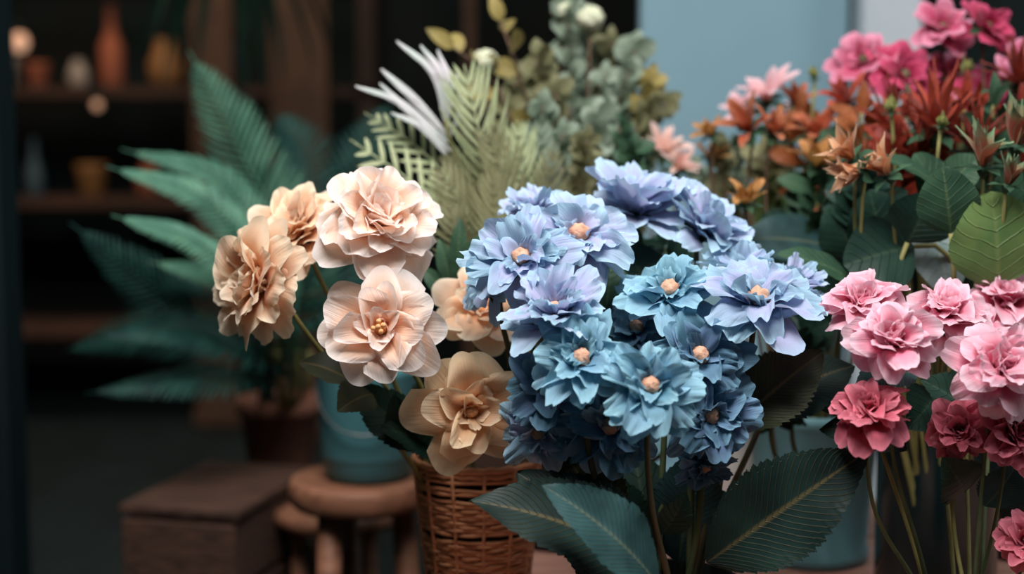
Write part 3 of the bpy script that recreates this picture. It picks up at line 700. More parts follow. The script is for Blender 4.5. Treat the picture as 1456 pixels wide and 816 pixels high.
add_leaf(B[20], P(925, 820, 1.16), P(845, 660, 1.18), .06, (-.2, -.9, .2), M_leaf_k, serr=.1, nser=16, rng=rg)
add_leaf(B[18], P(930, 800, 1.2), P(900, 640, 1.22), .07, (0, -1, .1), M_leaf_k, serr=.1, nser=16, rng=rg)
add_leaf(B[2], P(900, 830, 1.18), P(790, 760, 1.16), .06, (-.2, -.7, .6), M_leaf_d, serr=.1, nser=16, rng=rg)
add_leaf(B[9], P(1010, 800, 1.14), P(1095, 690, 1.16), .05, (.4, -.8, .3), M_leaf_k, serr=.1, nser=16, rng=rg)
add_leaf(B[0], P(890, 460, 1.26), P(930, 350, 1.3), .05, (0, -1, .2), M_leaf_k, rng=rg)
add_leaf(B[1], P(860, 450, 1.24), P(870, 370, 1.26), .04, (0, -1, .2), M_leaf_m, rng=rg)
# ---------------------------------------------------------------- pink peonies
pinkf = [(7, 1.0, .74, 2, -14, .4, .04, {'z0': -.1, 'notch': .12, 'curl': .7}), (8, .94, .66, 22, 8, .5, .045, {'notch': .12, 'curl': .8}), (7, .84, .6, 42, 32, .65, .05, {'notch': .12, 'curl': .9}), (6, .72, .54, 58, 54, .75, .05, {'notch': .1, 'curl': .9}), (5, .56, .46, 70, 72, .8, .045), (4, .38, .34, 80, 88, .9, .04)]
_pp = [(8, 1.0, .62, 2, -14, .35, .06, {'z0': -.1, 'notch': .15}), (9, .94, .58, 22, 8, .45, .07, {'notch': .15}), (9, .84, .54, 40, 30, .55, .07, {'notch': .14}), (8, .72, .5, 54, 50, .6, .065, {'notch': .14}), (7, .56, .42, 68, 70, .7, .06, {'notch': .1}), (5, .38, .32, 80, 86, .8, .04)]
_p = [(8, 1.0, .66, 4, -14, .15, .06, {'z0': -.1, 'notch': .15}), (8, .92, .62, 24, 8, .25, .065, {'notch': .15}), (8, .8, .56, 42, 30, .35, .06, {'notch': .12}), (7, .66, .5, 56, 50, .45, .06, {'notch': .12}), (7, .52, .42, 68, 68, .6, .05), (5, .36, .32, 80, 84, .7, .04)]
pinks = [
 ((1228, 438), 1.16, 140, (-.2, -.42, .88), M_pink, 'light pink peony at the upper left of the pink bunch'),
 ((1268, 488), 1.10, 138, (.0, -.75, .66), M_pink, 'pink peony with deep rose middle in front of the upper left one'),
 ((1236, 588), 1.09, 128, (-.15, -.5, .8), M_pink_d, 'dusky rose peony hanging alone below, above the big serrated leaf'),
 ((1345, 452), 1.18, 140, (.05, -.45, .88), M_pink, 'pale pink peony in the middle top of the pink bunch'),
 ((1428, 432), 1.24, 130, (.2, -.4, .88), M_pink, 'pink peony at the upper right below the bright green leaf'),
 ((1418, 526), 1.10, 150, (.12, -.85, .5), M_pink, 'large pink peony facing front near the right edge'),
 ((1362, 612), 1.13, 96, (-.05, -.93, .3), M_pink_d, 'small round rose peony between stems under the pink bunch'),
 ((1440, 612), 1.12, 126, (.15, -.9, .3), M_pink_d, 'deep rose peony at the right edge under the large pink one'),
 ((1458, 768), 1.12, 90, (-.2, -.9, .35), M_pink_d, 'dark rose peony in the bottom right corner'),
 ((1385, 470), 1.22, 100, (.1, -.5, .85), M_pink, 'pale pink bloom filling the gap behind the large front peony'),
]
PT = []
for i, ((x, y), D, d, fc, mt, lb) in enumerate(pinks):
    c = P(x, y, D); base = PINK+Vector((max(-.035, min(.035, (c.x-PINK.x)*.25)), rg.uniform(-.03, .03), .042))
    PT.append(flower('pink_peony', lb, 'flower', 'pink peonies in the bunch', c, Rpx(d, D)*1.02, fc, pinkf, mt, base, 700+i*5,
           stem_m=M_stem_y if i % 3 == 0 else M_stem, stem_r=.0015, ruf2=.4, jit=1.4, nvres=(13, 12), calyx_m=M_leaf_m, mid=c+Vector((0, .03, -.09-.04*rg.random()))))
add_leaf(PT[1], P(1300, 530, 1.15), P(1215, 560, 1.12), .04, (0, -.5, .8), M_leaf_b, serr=.1, rng=rg)
add_leaf(PT[2], P(1290, 640, 1.16), P(1165, 610, 1.2), .05, (0, -.6, .8), M_leaf_d, serr=.1, rng=rg)
add_leaf(PT[6], P(1370, 700, 1.16), P(1340, 650, 1.12), .045, (0, -1, .1), M_leaf_k, serr=.1, rng=rg)
add_leaf(PT[5], P(1390, 600, 1.17), P(1310, 540, 1.16), .05, (0, -.8, .6), M_leaf_k, serr=.1, rng=rg)
add_leaf(PT[3], P(1330, 560, 1.2), P(1290, 610, 1.17), .05, (0, -1, .2), M_leaf_k, serr=.1, rng=rg)
add_leaf(PT[7], P(1400, 720, 1.17), P(1445, 660, 1.15), .04, (0, -1, .2), M_leaf_b, serr=.1, rng=rg)
# ---------------------------------------------------------------- upper-right bouquet (teal bucket and dark vase)
mag_f = [(7, 1.0, .62, 14, 0, .15, .05, {'notch': .1, 'z0': -.05}), (6, .85, .56, 34, 22, .25, .05, {'notch': .1}), (5, .55, .4, 52, 50, .4, .04)]
lily_f = [(6, 1.0, .3, 52, 18, .4, .02, {'base': .35}), (4, .85, .26, 68, 50, .5, .02, {'base': .35})]
_ll = [(6, 1.0, .32, 48, 14, .25, .02, {'point': 1, 'base': .3}), (3, .8, .26, 66, 50, .3, .02, {'point': 1, 'base': .3})]
leafy_f = [(5, 1.0, .36, 46, 26, .5, .02, {'base': .25, 'curl': .3}), (4, .95, .34, 72, 60, .5, .02, {'point': 1, 'base': .3})]
_lf = [(5, 1.0, .44, 52, 30, .5, .02, {'point': 1, 'base': .3}), (4, .9, .4, 70, 58, .5, .02, {'point': 1, 'base': .3})]
_l = [(5, 1.0, .36, 40, 26, .3, .02, {'point': 1, 'base': .3}), (3, .8, .3, 66, 60, .35, .02, {'point': 1, 'base': .3})]
spiky_f = [(8, 1.0, .16, 44, 38, .5, .02, {'point': 1, 'base': .4}), (7, 1.05, .15, 62, 60, .5, .02, {'point': 1, 'base': .4}), (6, 1.25, .14, 82, 82, .5, .015, {'point': 1, 'base': .4})]
_s = [(7, 1.0, .2, 46, 40, .35, .02, {'point': 1, 'base': .4}), (6, 1.0, .18, 66, 62, .35, .02, {'point': 1, 'base': .4}), (4, 1.1, .16, 82, 82, .35, .015, {'point': 1, 'base': .4})]
trum_f = [(6, 1.0, .3, 72, 52, .5, .02, {'point': 1, 'base': .5}), (4, .9, .24, 82, 76, .5, .02, {'point': 1, 'base': .5})]
bud_f = [(4, 1.0, .62, 62, 104, .7, .01, {'point': 1, 'base': .3})]
def up_flower(i, x, y, D, d, fc, lay, mt, nm, lb, grp, home, cat='flower', sm=M_stem_b, sr=.0016, cal=M_leaf_m, **k):
    c = P(x, y, D); base = home+Vector((max(-.038, min(.038, (c.x-home.x)*.3+rg.uniform(-.02, .02))), max(-.035, min(.035, (c.y-home.y)*.4)), .03))
    return flower(nm, lb, cat, grp, c, Rpx(d, D)*(1.0 if lay is mag_f else 1.1), fc, lay, mt, base, 1000+i*3, curl=.3, stem_m=sm, stem_r=sr, calyx_m=cal,
                  mid=c+Vector((rg.uniform(-.02, .02), .02, -.14)), caly_l=.55, **k)
ups = [
 # magenta
 (1228, 88, 1.52, 112, (-.3, -.75, .6), mag_f, M_magp, 'magenta_flower', 'magenta flower with pale pink upper petal beside the white post', 'magenta flowers at the top right', DV),
 (1340, 42, 1.50, 104, (-.1, -.7, .7), mag_f, M_magp, 'magenta_flower', 'pale magenta flower at the very top, left of its darker twin', 'magenta flowers at the top right', DV),
 (1402, 40, 1.48, 100, (.3, -.75, .5), mag_f, M_mag, 'magenta_flower', 'rosy red flower at the very top, right of the pale one', 'magenta flowers at the top right', DV),
 (1285, 110, 1.50, 120, (.1, -.8, .5), mag_f, M_mag, 'magenta_flower', 'deep crimson flower in the centre of the magenta group', 'magenta flowers at the top right', DV),
 (1345, 120, 1.52, 110, (0, -.8, .5), mag_f, M_magp, 'magenta_flower', 'magenta flower under the two topmost blooms', 'magenta flowers at the top right', DV),
 (1395, 140, 1.50, 100, (.1, -.8, .4), mag_f, M_mag, 'magenta_flower', 'crimson flower behind the dark red spikes near the right', 'magenta flowers at the top right', DV),
 (1452, 100, 1.46, 96, (.2, -.8, .5), mag_f, M_magp, 'magenta_flower', 'pink magenta flower cut by the right edge of the view', 'magenta flowers at the top right', DV),
 # pale lilies
 (1090, 142, 1.56, 100, (-.1, -.5, .85), lily_f, M_lily, 'pink_lily', 'pale pink lily standing highest in front of the blue panel', 'pale pink lilies', TB),
 (1118, 190, 1.58, 90, (.2, -.6, .7), lily_f, M_lily, 'pink_lily', 'pale pink lily below and right of the highest one', 'pale pink lilies', TB),
 (1062, 160, 1.60, 80, (-.5, -.5, .6), lily_f, M_lily, 'pink_lily', 'pale pink lily leaning left over the rust leaves', 'pale pink lilies', TB),
 (944, 218, 1.58, 84, (0, -.6, .8), lily_f, M_coral, 'coral_blossom', 'soft coral blossom above the topmost lavender flower', 'coral pink blossoms in the greenery', HP),
 (962, 240, 1.54, 70, (.3, -.6, .6), lily_f, M_coral, 'coral_blossom', 'creamy coral blossom just right of the soft coral one', 'coral pink blossoms in the greenery', HP),
 (772, 268, 1.50, 84, (-.2, -.6, .8), lily_f, M_coral, 'coral_blossom', 'coral blossom left behind the small lavender bloom', 'coral pink blossoms in the greenery', HP),
 (812, 262, 1.50, 80, (.3, -.5, .8), lily_f, M_coral, 'coral_blossom', 'whitish coral blossom between greenery and the blue bunch', 'coral pink blossoms in the greenery', HP),
 # rust / ochre leaf clusters
 (1066, 186, 1.48, 96, (-.5, -.5, .6), leafy_f, M_rust, 'rust_leaf_spray', 'rust orange leaf spray below the pale pink lilies', 'rust and ochre leaf sprays', TB),
 (1096, 190, 1.46, 80, (.2, -.5, .9), leafy_f, M_rust, 'rust_leaf_spray', 'rust orange leaf spray right under the highest lily', 'rust and ochre leaf sprays', TB),
 (1012, 192, 1.52, 60, (-.3, -.4, .9), leafy_f, M_ochre, 'rust_leaf_spray', 'ochre rounded leaves leftmost in front of the blue panel', 'rust and ochre leaf sprays', TB),
 (1010, 226, 1.54, 60, (.3, -.4, .7), leafy_f, M_ochre, 'rust_leaf_spray', 'brown green leaves under the leftmost ochre ones', 'rust and ochre leaf sprays', TB),
 (1160, 195, 1.50, 100, (0, -.5, .9), leafy_f, M_rust, 'rust_leaf_spray', 'reddish brown leaf spray between lilies and magenta flowers', 'rust and ochre leaf sprays', TB),
 (1202, 150, 1.50, 90, (-.3, -.4, .8), leafy_f, M_red, 'rust_leaf_spray', 'brick red leaves under the magenta flower by the post', 'rust and ochre leaf sprays', TB),
 (1160, 238, 1.44, 100, (.1, -.3, .95), leafy_f, M_ochre, 'rust_leaf_spray', 'ochre yellow leaf spray with tall pointed blades', 'rust and ochre leaf sprays', TB),
 (1060, 290, 1.38, 76, (0, -.35, .95), leafy_f, M_ochre, 'rust_leaf_spray', 'amber leaf cup on a slim stalk behind the blue bunch', 'rust and ochre leaf sprays', TB),
 (1130, 150, 1.56, 70, (.1, -.4, .9), leafy_f, M_rust, 'rust_leaf_spray', 'thin orange leaf spray just right of the highest lily', 'rust and ochre leaf sprays', TB),
 (1190, 290, 1.44, 80, (-.3, -.6, .4), leafy_f, M_rust, 'rust_leaf_spray', 'brown orange leaves low above the dark round leaves', 'rust and ochre leaf sprays', TB),
 # red spiky
 (1330, 190, 1.36, 150, (0, -.25, 1), spiky_f, M_red, 'red_spiky_flower', 'tall dark red spiky flower in the middle of the red group', 'dark red spiky flowers', DV),
 (1268, 185, 1.42, 120, (-.2, -.3, .95), spiky_f, M_red, 'red_spiky_flower', 'dark red spiky flower left of the tallest one', 'dark red spiky flowers', DV),
 (1298, 225, 1.38, 110, (.2, -.5, .8), spiky_f, M_red, 'red_spiky_flower', 'rusty red spiky flower low between the two taller ones', 'dark red spiky flowers', DV),
 (1385, 215, 1.36, 120, (.1, -.3, .95), spiky_f, M_red, 'red_spiky_flower', 'dark red spiky flower behind the green tipped buds', 'dark red spiky flowers', DV),
 (1448, 120, 1.42, 110, (-.1, -.3, .95), spiky_f, M_red, 'red_spiky_flower', 'brown red spiky flower high at the right edge', 'dark red spiky flowers', DV),
 (1232, 250, 1.40, 110, (-.3, -.4, .7), spiky_f, M_rust, 'red_spiky_flower', 'rust coloured spiky flower above the dark round leaves', 'dark red spiky flowers', DV),
 (1398, 236, 1.24, 120, (-.05, -.2, 1), trum_f, M_redg, 'red_green_bud', 'red bud cup with green tips in front of the red group', 'red buds with green tips', DV),
 (1446, 205, 1.26, 130, (.05, -.2, 1), trum_f, M_redg, 'red_green_bud', 'orange red bud cup at the right edge', 'red buds with green tips', DV),
 (1432, 262, 1.22, 90, (.2, -.2, 1), trum_f, M_redg, 'red_green_bud', 'small red green bud cup with dark leaves at the right', 'red buds with green tips', DV),
 # dried
 (1262, 248, 1.26, 104, (-.55, -.2, .8), trum_f, M_straw, 'dried_trumpet_flower', 'orange dried trumpet flower tilting left over the green leaves', 'dried orange trumpet flowers', DV),
 (1212, 225, 1.27, 100, (-.6, -.3, .6), trum_f, M_straw, 'dried_trumpet_flower', 'pale papery trumpet flower left of the orange one', 'dried orange trumpet flowers', DV),
 (1222, 244, 1.26, 96, (-1, -.3, -.02), trum_f, M_straw, 'dried_trumpet_flower', 'papery trumpet flower lying level pointing left', 'dried orange trumpet flowers', DV),
]
UT = []
for i, (x, y, D, d, fc, lay, mt, nm, lb, grp, home) in enumerate(ups):
    kw = {}
    if lay is mag_f: kw = dict(cm=M_stem_d, cr=.12)
    cat = 'leaf spray' if nm == 'rust_leaf_spray' else 'flower'
    sm = M_stem_y if nm in ('dried_trumpet_flower', 'red_green_bud', 'pink_lily') else M_stem_b
    UT.append(up_flower(i, x, y, D, d, fc, lay, mt, nm, lb, grp, home, cat=cat, sm=sm, **kw))
# little green buds
buds = [(1158, 112, 1.5, 34, (-.2, -.2, 1), 'thin olive bud standing between lilies and magenta flowers', TB),
        (1268, 160, 1.36, 46, (-.1, -.2, 1), 'pale green bud in front of the crimson flowers', DV),
        (1375, 105, 1.44, 46, (.1, -.2, 1), 'slim green bud between the magenta flowers near the top', DV),
        (1338, 180, 1.30, 40, (.15, -.2, 1), 'tiny green bud before the tall dark red spikes', DV)]
for i, (x, y, D, d, fc, lb, home) in enumerate(buds):
    up_flower(60+i, x, y, D, d, fc, bud_f, M_bud, 'green_bud', lb, 'green buds', home, cat='bud', sm=M_stem_y)
# broad leaf stems
def leaf_stem(label, home, leaves, stem_m=M_stem_y, sr=.0022, name='broad_leaf_stem'):
    """leaves: (base px, tip px, W, normal, mat, D)"""
    x0, y0 = leaves[0][0]; D0 = leaves[0][5]; c = P(x0, y0, D0)
    base = home+Vector((max(-.036, min(.036, (c.x-home.x)*.3)), max(-.03, min(.03, (c.y-home.y)*.4)), .02))
    t = thing(name, base, label, 'leaf stem', 'broad green leaf stems')
    g = G()
    for (b, tp, W, nn, mt, D) in leaves:
        p = P(b[0], b[1], D); d = (p-base).length
        dr = (P(tp[0], tp[1], D)-p).normalized()
        g.tube(bez(base, base+Vector((0, 0, d*.4)), p-dr*d*.25, p, 12), sr*1.2, sr, seg=7)
    g.build('stem', stem_m, t)
    for (b, tp, W, nn, mt, D) in leaves:
        add_leaf(t, P(b[0], b[1], D), P(tp[0], tp[1], D-.01), W, nn, mt, serr=.03, nser=26, arch=.07, fold=.12, wave=.02, rng=rg, shape=.62, rnd=1)
leaf_stem('broad bright green leaf standing at the right edge above the peonies', DV, [((1418, 410), (1408, 272), .092, (.1, -1, .15), M_leaf_g, 1.24)])
leaf_stem('crumpled dark green leaf with brown patch below the red buds', DV, [((1352, 332), (1340, 236), .054, (-.2, -1, .25), M_leaf_m, 1.24), ((1340, 300), (1300, 218), .05, (.3, -.8, .5), M_leaf_m, 1.30)])
leaf_stem('silvery pale leaf hanging behind the dark round leaves', DV, [((1320, 310), (1350, 420), .055, (0, -1, .2), M_leaf_w, 1.30), ((1345, 330), (1385, 390), .05, (0, -1, .2), M_leaf_w, 1.34)])
leaf_stem('dark round leaf low centre above the pink peonies', DV, [((1300, 350), (1200, 378), .07, (-.1, -.9, .4), M_leaf_k, 1.28), ((1290, 345), (1325, 275), .06, (.1, -1, .2), M_leaf_k, 1.27)])
leaf_stem('upright dark green leaf pair beneath the rust flowers', DV, [((1255, 360), (1235, 270), .062, (0, -1, .2), M_leaf_k, 1.33), ((1215, 370), (1180, 290), .055, (0, -1, .2), M_leaf_k, 1.36)])
leaf_stem('green serrated leaf lying flat right of the lavender bloom', DV, [((1215, 400), (1105, 362), .045, (0, -.4, .95), M_leaf_m, 1.28)])
leaf_stem('blue green broad leaf behind the blue bunch on the right', TB, [((1180, 350), (1055, 340), .06, (0, -.75, .6), M_leaf_b, 1.42)])
leaf_stem('soft green upright leaf blurred behind the amber leaf cup', TB, [((1120, 345), (1100, 248), .062, (0, -1, .2), M_leaf_g, 1.54)])
leaf_stem('small green leaf tuft under the tall red spikes', DV, [((1330, 260), (1250, 225), .03, (0, -.5, .9), M_leaf_m, 1.28), ((1345, 262), (1395, 225), .035, (0, -.8, .5), M_leaf_m, 1.30)])
leaf_stem('long olive leaves curving at the right edge', DV, [((1425, 320), (1445, 225), .03, (-.5, -.8, .2), M_leaf_m, 1.27), ((1435, 340), (1470, 240), .035, (-.2, -1, .2), M_leaf_k, 1.30)])
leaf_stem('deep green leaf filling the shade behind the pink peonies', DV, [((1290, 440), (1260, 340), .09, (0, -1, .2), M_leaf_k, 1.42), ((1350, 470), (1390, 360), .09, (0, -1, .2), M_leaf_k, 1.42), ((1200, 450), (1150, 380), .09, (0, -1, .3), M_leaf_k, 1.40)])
leaf_stem('dark leaf group in the shade behind the rust sprays', TB, [((1170, 330), (1130, 270), .07, (0, -1, .3), M_leaf_k, 1.50), ((1210, 330), (1215, 240), .07, (0, -1, .3), M_leaf_k, 1.50), ((1150, 400), (1090, 300), .08, (0, -1, .3), M_leaf_k, 1.48)])

# ---------------------------------------------------------------- silver palm fronds and greenery
pr = random.Random(21)
def palm(label, pts, n, ln, wd, ang, up, mat, droop=.1, sweep=0.0, start=.3, prof=None, name='palm_frond', grp='silvery palm fronds'):
    base = HP+Vector((pr.uniform(-.045, .02), pr.uniform(-.04, .04), .03))
    t = thing(name, base, label, 'frond', grp)
    pp = curve3([base]+[P(*q) for q in pts], 24)
    g = G(); k = int(len(pp)*start); g.tube(pp[:k+2], .0026, .002, seg=7); g.build('stem', M_stem_y, t)
    g = frond_g(pp[k:], n, ln, wd, ang, up, droop=droop, start=.03, rng=pr, sweep=sweep, rr=.0015, prof=prof, jit=.1)
    g.build('leaflets', mat, t)
base = HP+Vector((-.02, -.03, .03))
t = thing('palm_frond', base, 'long whitish palm blades arching up to the left', 'frond', 'silvery palm fronds')
pp = curve3([base, P(715, 420, 1.50), P(672, 300, 1.46), P(640, 200, 1.44), P(632, 165, 1.44)], 24)
g = G(); g.tube(pp, .0026, .0018, seg=7); g.build('stem', M_stem_y, t)
for (b0, m0, t0, wd) in (((636, 185), (618, 105), (564, 58), .0085), ((638, 190), (630, 110), (598, 64), .008), ((640, 196), (588, 138), (542, 98), .009), ((642, 205), (570, 145), (505, 122), .0075),
                     ((634, 180), (640, 120), (622, 70), .0075), ((642, 215), (590, 165), (540, 118), .008), ((644, 230), (600, 180), (556, 160), .007), ((640, 195), (655, 150), (650, 105), .006)):
    c_ = curve3([P(b0[0], b0[1], 1.44), P(m0[0], m0[1], 1.43), P(t0[0], t0[1], 1.43)], 14); g = G(); cr = []
    for j, p in enumerate(c_):
        v = j/(len(c_)-1); T = (c_[min(j+1, len(c_)-1)]-c_[max(j-1, 0)]).normalized(); Y = Vector((.1, -1, .5)).cross(T).normalized(); Z = T.cross(Y)
        w_ = wd*(math.sin(PI*(v*.9+.06)))**.7
        cr += [p-Y*w_*.5-Z*w_*.25, p, p+Y*w_*.5-Z*w_*.25]
    g.grid(cr, 3, len(c_)); g.build('blade', M_silver, t)
palm('cream green palm frond pointing up right of the white blades', [(725, 400, 1.50), (700, 280, 1.44), (682, 190, 1.42), (660, 92, 1.42)], 12, .05, .0052, rad(48), (0, -1, .2), M_cream, start=.4, sweep=.5)
palm('cream tipped palm frond stretching left over the top rose', [(700, 420, 1.44), (660, 330, 1.42), (590, 262, 1.42), (497, 198, 1.42)], 11, .042, .0052, rad(58), (.1, -1, .4), M_cream, start=.4)
palm('short cream palm frond left between white blades and rose', [(705, 400, 1.47), (670, 300, 1.45), (600, 215, 1.45), (518, 160, 1.46)], 12, .036, .0048, rad(50), (.1, -1, .4), M_cream, start=.4)
palm('olive woven looking frond upright behind the small lavender bloom', [(735, 430, 1.42), (725, 330, 1.40), (715, 250, 1.40), (690, 180, 1.41)], 12, .036, .0052, rad(50), (0, -1, .2), M_olive, start=.35, sweep=.6)
palm('olive frond curving toward the half hidden peach rose', [(720, 430, 1.40), (690, 360, 1.38), (660, 300, 1.38), (620, 230, 1.40)], 12, .034, .0052, rad(50), (0, -1, .3), M_olive, start=.35, sweep=.6)
palm('sage frond rising straight behind the olive woven ones', [(740, 430, 1.46), (745, 330, 1.46), (742, 250, 1.46), (735, 170, 1.46)], 13, .038, .0052, rad(50), (0, -1, .2), M_cream, start=.35, sweep=.5)
palm('olive frond leaning right toward the coral blossoms', [(750, 430, 1.45), (765, 340, 1.44), (775, 290, 1.44), (790, 200, 1.46)], 12, .036, .0052, rad(50), (.1, -1, .3), M_olive, start=.35, sweep=.5)
palm('low dull olive frond just above the peach roses', [(715, 440, 1.38), (680, 390, 1.36), (650, 345, 1.35), (640, 290, 1.36)], 11, .03, .005, rad(52), (0, -1, .3), M_olive, start=.35, sweep=.5)

def branch(label, pts, n, size, mat, seed, rnd=.9, name='eucalyptus_branch', grp='leafy branches in the greenery', stemm=M_stem_b, pair=True, ls=.3, home=HP):
    rr = random.Random(seed)
    if pair: n = int(n*1.35); size *= .72
    base = home+Vector((rr.uniform(-.03, .03), rr.uniform(-.03, .03), .03))
    t = thing(name, base, label, 'branch', grp)
    pp = curve3([base]+[P(*q) for q in pts], 28)
    g = G(); g.tube(pp, .003, .0012, seg=6); g.build('stem', stemm, t)
    g = G(); m = len(pp)
    for k in range(n):
        s = ls+(1-ls)*(k+.4)/n; q = s*(m-1); i = min(int(q), m-2); p = pp[i].lerp(pp[i+1], q-i); T = (pp[i+1]-pp[i]).normalized()
        a0 = k*2.4
        for j in range(2 if pair else 1):
            a = a0+j*PI; o = T.orthogonal().normalized(); o = Matrix.Rotation(a, 3, T) @ o
            d = (o+T*rr.uniform(.2, .9)).normalized(); L = size*rr.uniform(.7, 1.2)
            nn = Vector((rr.uniform(-.6, .6), -1, rr.uniform(0, .8)))
            q_ = leaf_g(p+d*L*.12, p+d*L*1.1, L*rnd, nn, arch=.08, fold=.2, nu=5, nv=8, rng=rr, shape=.9, rnd=1)
            o_ = len(g.v); g.v += q_.v; g.f += [tuple(i+o_ for i in z) for z in q_.f]; g.uv += q_.uv; g.mi += q_.mi
    # terminal leaf
    q_ = leaf_g(pp[-1], pp[-1]+(pp[-1]-pp[-3]).normalized()*size, size*rnd*.8, (0, -1, .3), nu=5, nv=8, rng=rr)
    o_ = len(g.v); g.v += q_.v; g.f += [tuple(i+o_ for i in z) for z in q_.f]; g.uv += q_.uv; g.mi += q_.mi
    g.build('foliage', mat, t)
branch('sage leaved branch climbing to the top beside the dark gap', [(800, 420, 1.60), (800, 260, 1.62), (812, 120, 1.62), (806, 10, 1.62)], 26, .028, M_sage, 1)
branch('sage round leaved branch leaning toward the blue panel', [(830, 400, 1.62), (850, 260, 1.62), (880, 150, 1.62), (902, 70, 1.62)], 18, .032, M_sage, 2)
branch('drooping branch reaching furthest right over the blue panel edge', [(850, 400, 1.60), (880, 280, 1.60), (905, 180, 1.60), (945, 148, 1.60)], 14, .032, M_olive, 3)
branch('brown branch with gold leaves at the top left of the greenery', [(770, 420, 1.56), (765, 270, 1.58), (745, 130, 1.58), (712, 30, 1.58)], 9, .032, M_gold, 4, rnd=.6, pair=False)
branch('thin branch with two gold leaves stretching left', [(770, 420, 1.57), (750, 260, 1.57), (705, 120, 1.57), (645, 68, 1.56)], 5, .036, M_gold, 5, rnd=.55, pair=False, ls=.6)
branch('olive branch in the middle of the greenery', [(790, 420, 1.58), (780, 280, 1.56), (775, 170, 1.56), (765, 80, 1.56)], 22, .028, M_olive, 6)
branch('sage branch low in front of the greenery', [(810, 420, 1.50), (820, 320, 1.50), (840, 240, 1.50), (850, 160, 1.52)], 18, .027, M_sage, 7)
branch('olive branch with mixed small leaves behind the sage ones', [(820, 420, 1.64), (830, 300, 1.66), (850, 180, 1.66), (845, 60, 1.66)], 26, .026, M_olive, 8)
branch('dull green branch on the right side of the greenery', [(850, 420, 1.56), (880, 330, 1.56), (895, 250, 1.56), (880, 180, 1.56)], 18, .026, M_leaf_m, 9)
branch('yellow green branch behind the silvery palm', [(760, 420, 1.60), (740, 300, 1.62), (730, 200, 1.62), (735, 110, 1.62)], 22, .027, M_olive, 10)
branch('grey green branch between palm and sage leaves', [(775, 420, 1.52), (768, 320, 1.50), (760, 230, 1.50), (772, 150, 1.50)], 18, .026, M_sage, 11)
branch('small leaved branch in front of the left end of the blue panel', [(860, 420, 1.66), (900, 330, 1.68), (915, 260, 1.70), (920, 190, 1.70)], 14, .022, M_olive, 12)
palm('matted olive frond in the thick of the palm group', [(730, 430, 1.44), (700, 330, 1.43), (672, 270, 1.43), (640, 215, 1.43)], 13, .034, .0052, rad(50), (0, -1, .3), M_olive, start=.35, sweep=.5)
palm('pale frond low between the top rose and the woven ones', [(715, 430, 1.42), (680, 350, 1.41), (640, 300, 1.40), (590, 275, 1.41)], 13, .034, .0052, rad(50), (0, -1, .3), M_cream, start=.35, sweep=.4)
palm('dense olive frond directly left of the small lavender bloom', [(735, 430, 1.38), (715, 360, 1.37), (705, 310, 1.37), (700, 240, 1.38)], 13, .034, .0052, rad(50), (0, -1, .3), M_olive, start=.35, sweep=.5)
palm('sage frond right of the woven ones reaching to the sage branches', [(750, 430, 1.48), (762, 330, 1.47), (766, 250, 1.47), (770, 165, 1.48)], 13, .036, .0052, rad(50), (.1, -1, .3), M_sage, start=.35, sweep=.5)
for (lb, x1, y1, x0, D, sz, mt, sd) in (
    ('dark olive shoot crowding the centre of the greenery', 790, 130, 795, 1.54, .022, M_olive, 31), ('fine sage shoot right of the centre of the greenery', 860, 110, 840, 1.58, .022, M_sage, 32),
    ('fine olive shoot ending just below the low white pompom', 835, 200, 820, 1.48, .02, M_olive, 33), ('dull sage shoot above the coral blossoms', 800, 190, 795, 1.49, .02, M_sage, 34),
    ('olive shoot beside the top right white pompom', 868, 60, 850, 1.64, .022, M_olive, 35), ('sage shoot touching the top edge of the view', 825, 20, 815, 1.64, .022, M_sage, 36),
    ('green shoot behind the topmost lavender flower', 900, 215, 880, 1.46, .022, M_leaf_m, 37), ('olive shoot between palm tip and gold leaves', 720, 150, 745, 1.58, .024, M_olive, 38),
    ('green shoot in the dark hollow right of the palm', 745, 225, 755, 1.52, .02, M_leaf_m, 39), ('yellowish shoot at the right flank of the greenery', 925, 115, 880, 1.62, .024, M_gold, 40)):
    branch(lb, [(x0, 420, D), (x0, 320, D), ((x0+x1)/2, (320+y1)/2, D), (x1, y1, D)], 24, sz*1.25, mt, sd, rnd=.7, ls=.35)
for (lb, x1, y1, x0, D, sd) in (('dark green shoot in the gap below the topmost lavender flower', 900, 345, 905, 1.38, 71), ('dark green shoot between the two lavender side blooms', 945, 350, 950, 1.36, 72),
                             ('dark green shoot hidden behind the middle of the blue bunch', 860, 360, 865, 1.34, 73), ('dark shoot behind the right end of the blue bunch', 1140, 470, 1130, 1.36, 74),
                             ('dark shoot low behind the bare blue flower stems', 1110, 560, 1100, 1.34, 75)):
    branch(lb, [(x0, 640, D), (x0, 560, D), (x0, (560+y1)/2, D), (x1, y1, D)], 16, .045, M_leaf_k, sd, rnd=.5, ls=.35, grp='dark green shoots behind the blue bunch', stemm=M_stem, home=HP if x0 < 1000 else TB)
# pale filler sprays between lavender bloom and rust leaves
branch('pale green filler spray under the leftmost ochre leaves', [(1080, 420, 1.56), (1040, 320, 1.60), (1010, 270, 1.62), (985, 235, 1.62)], 20, .018, M_sage, 13, home=TB)
branch('whitish filler spray behind the amber leaf cup', [(1100, 420, 1.58), (1070, 320, 1.60), (1050, 260, 1.62), (1045, 205, 1.62)], 24, .018, M_sage, 14, home=TB)
branch('mint filler spray behind the ochre blades', [(1120, 420, 1.58), (1110, 320, 1.60), (1100, 260, 1.60), (1115, 210, 1.60)], 22, .018, M_sage, 15, home=TB)
branch('olive twig rising beside the leftmost ochre leaves', [(1080, 420, 1.52), (1045, 330, 1.54), (1030, 270, 1.54), (1025, 210, 1.54)], 12, .026, M_olive, 16, home=TB)

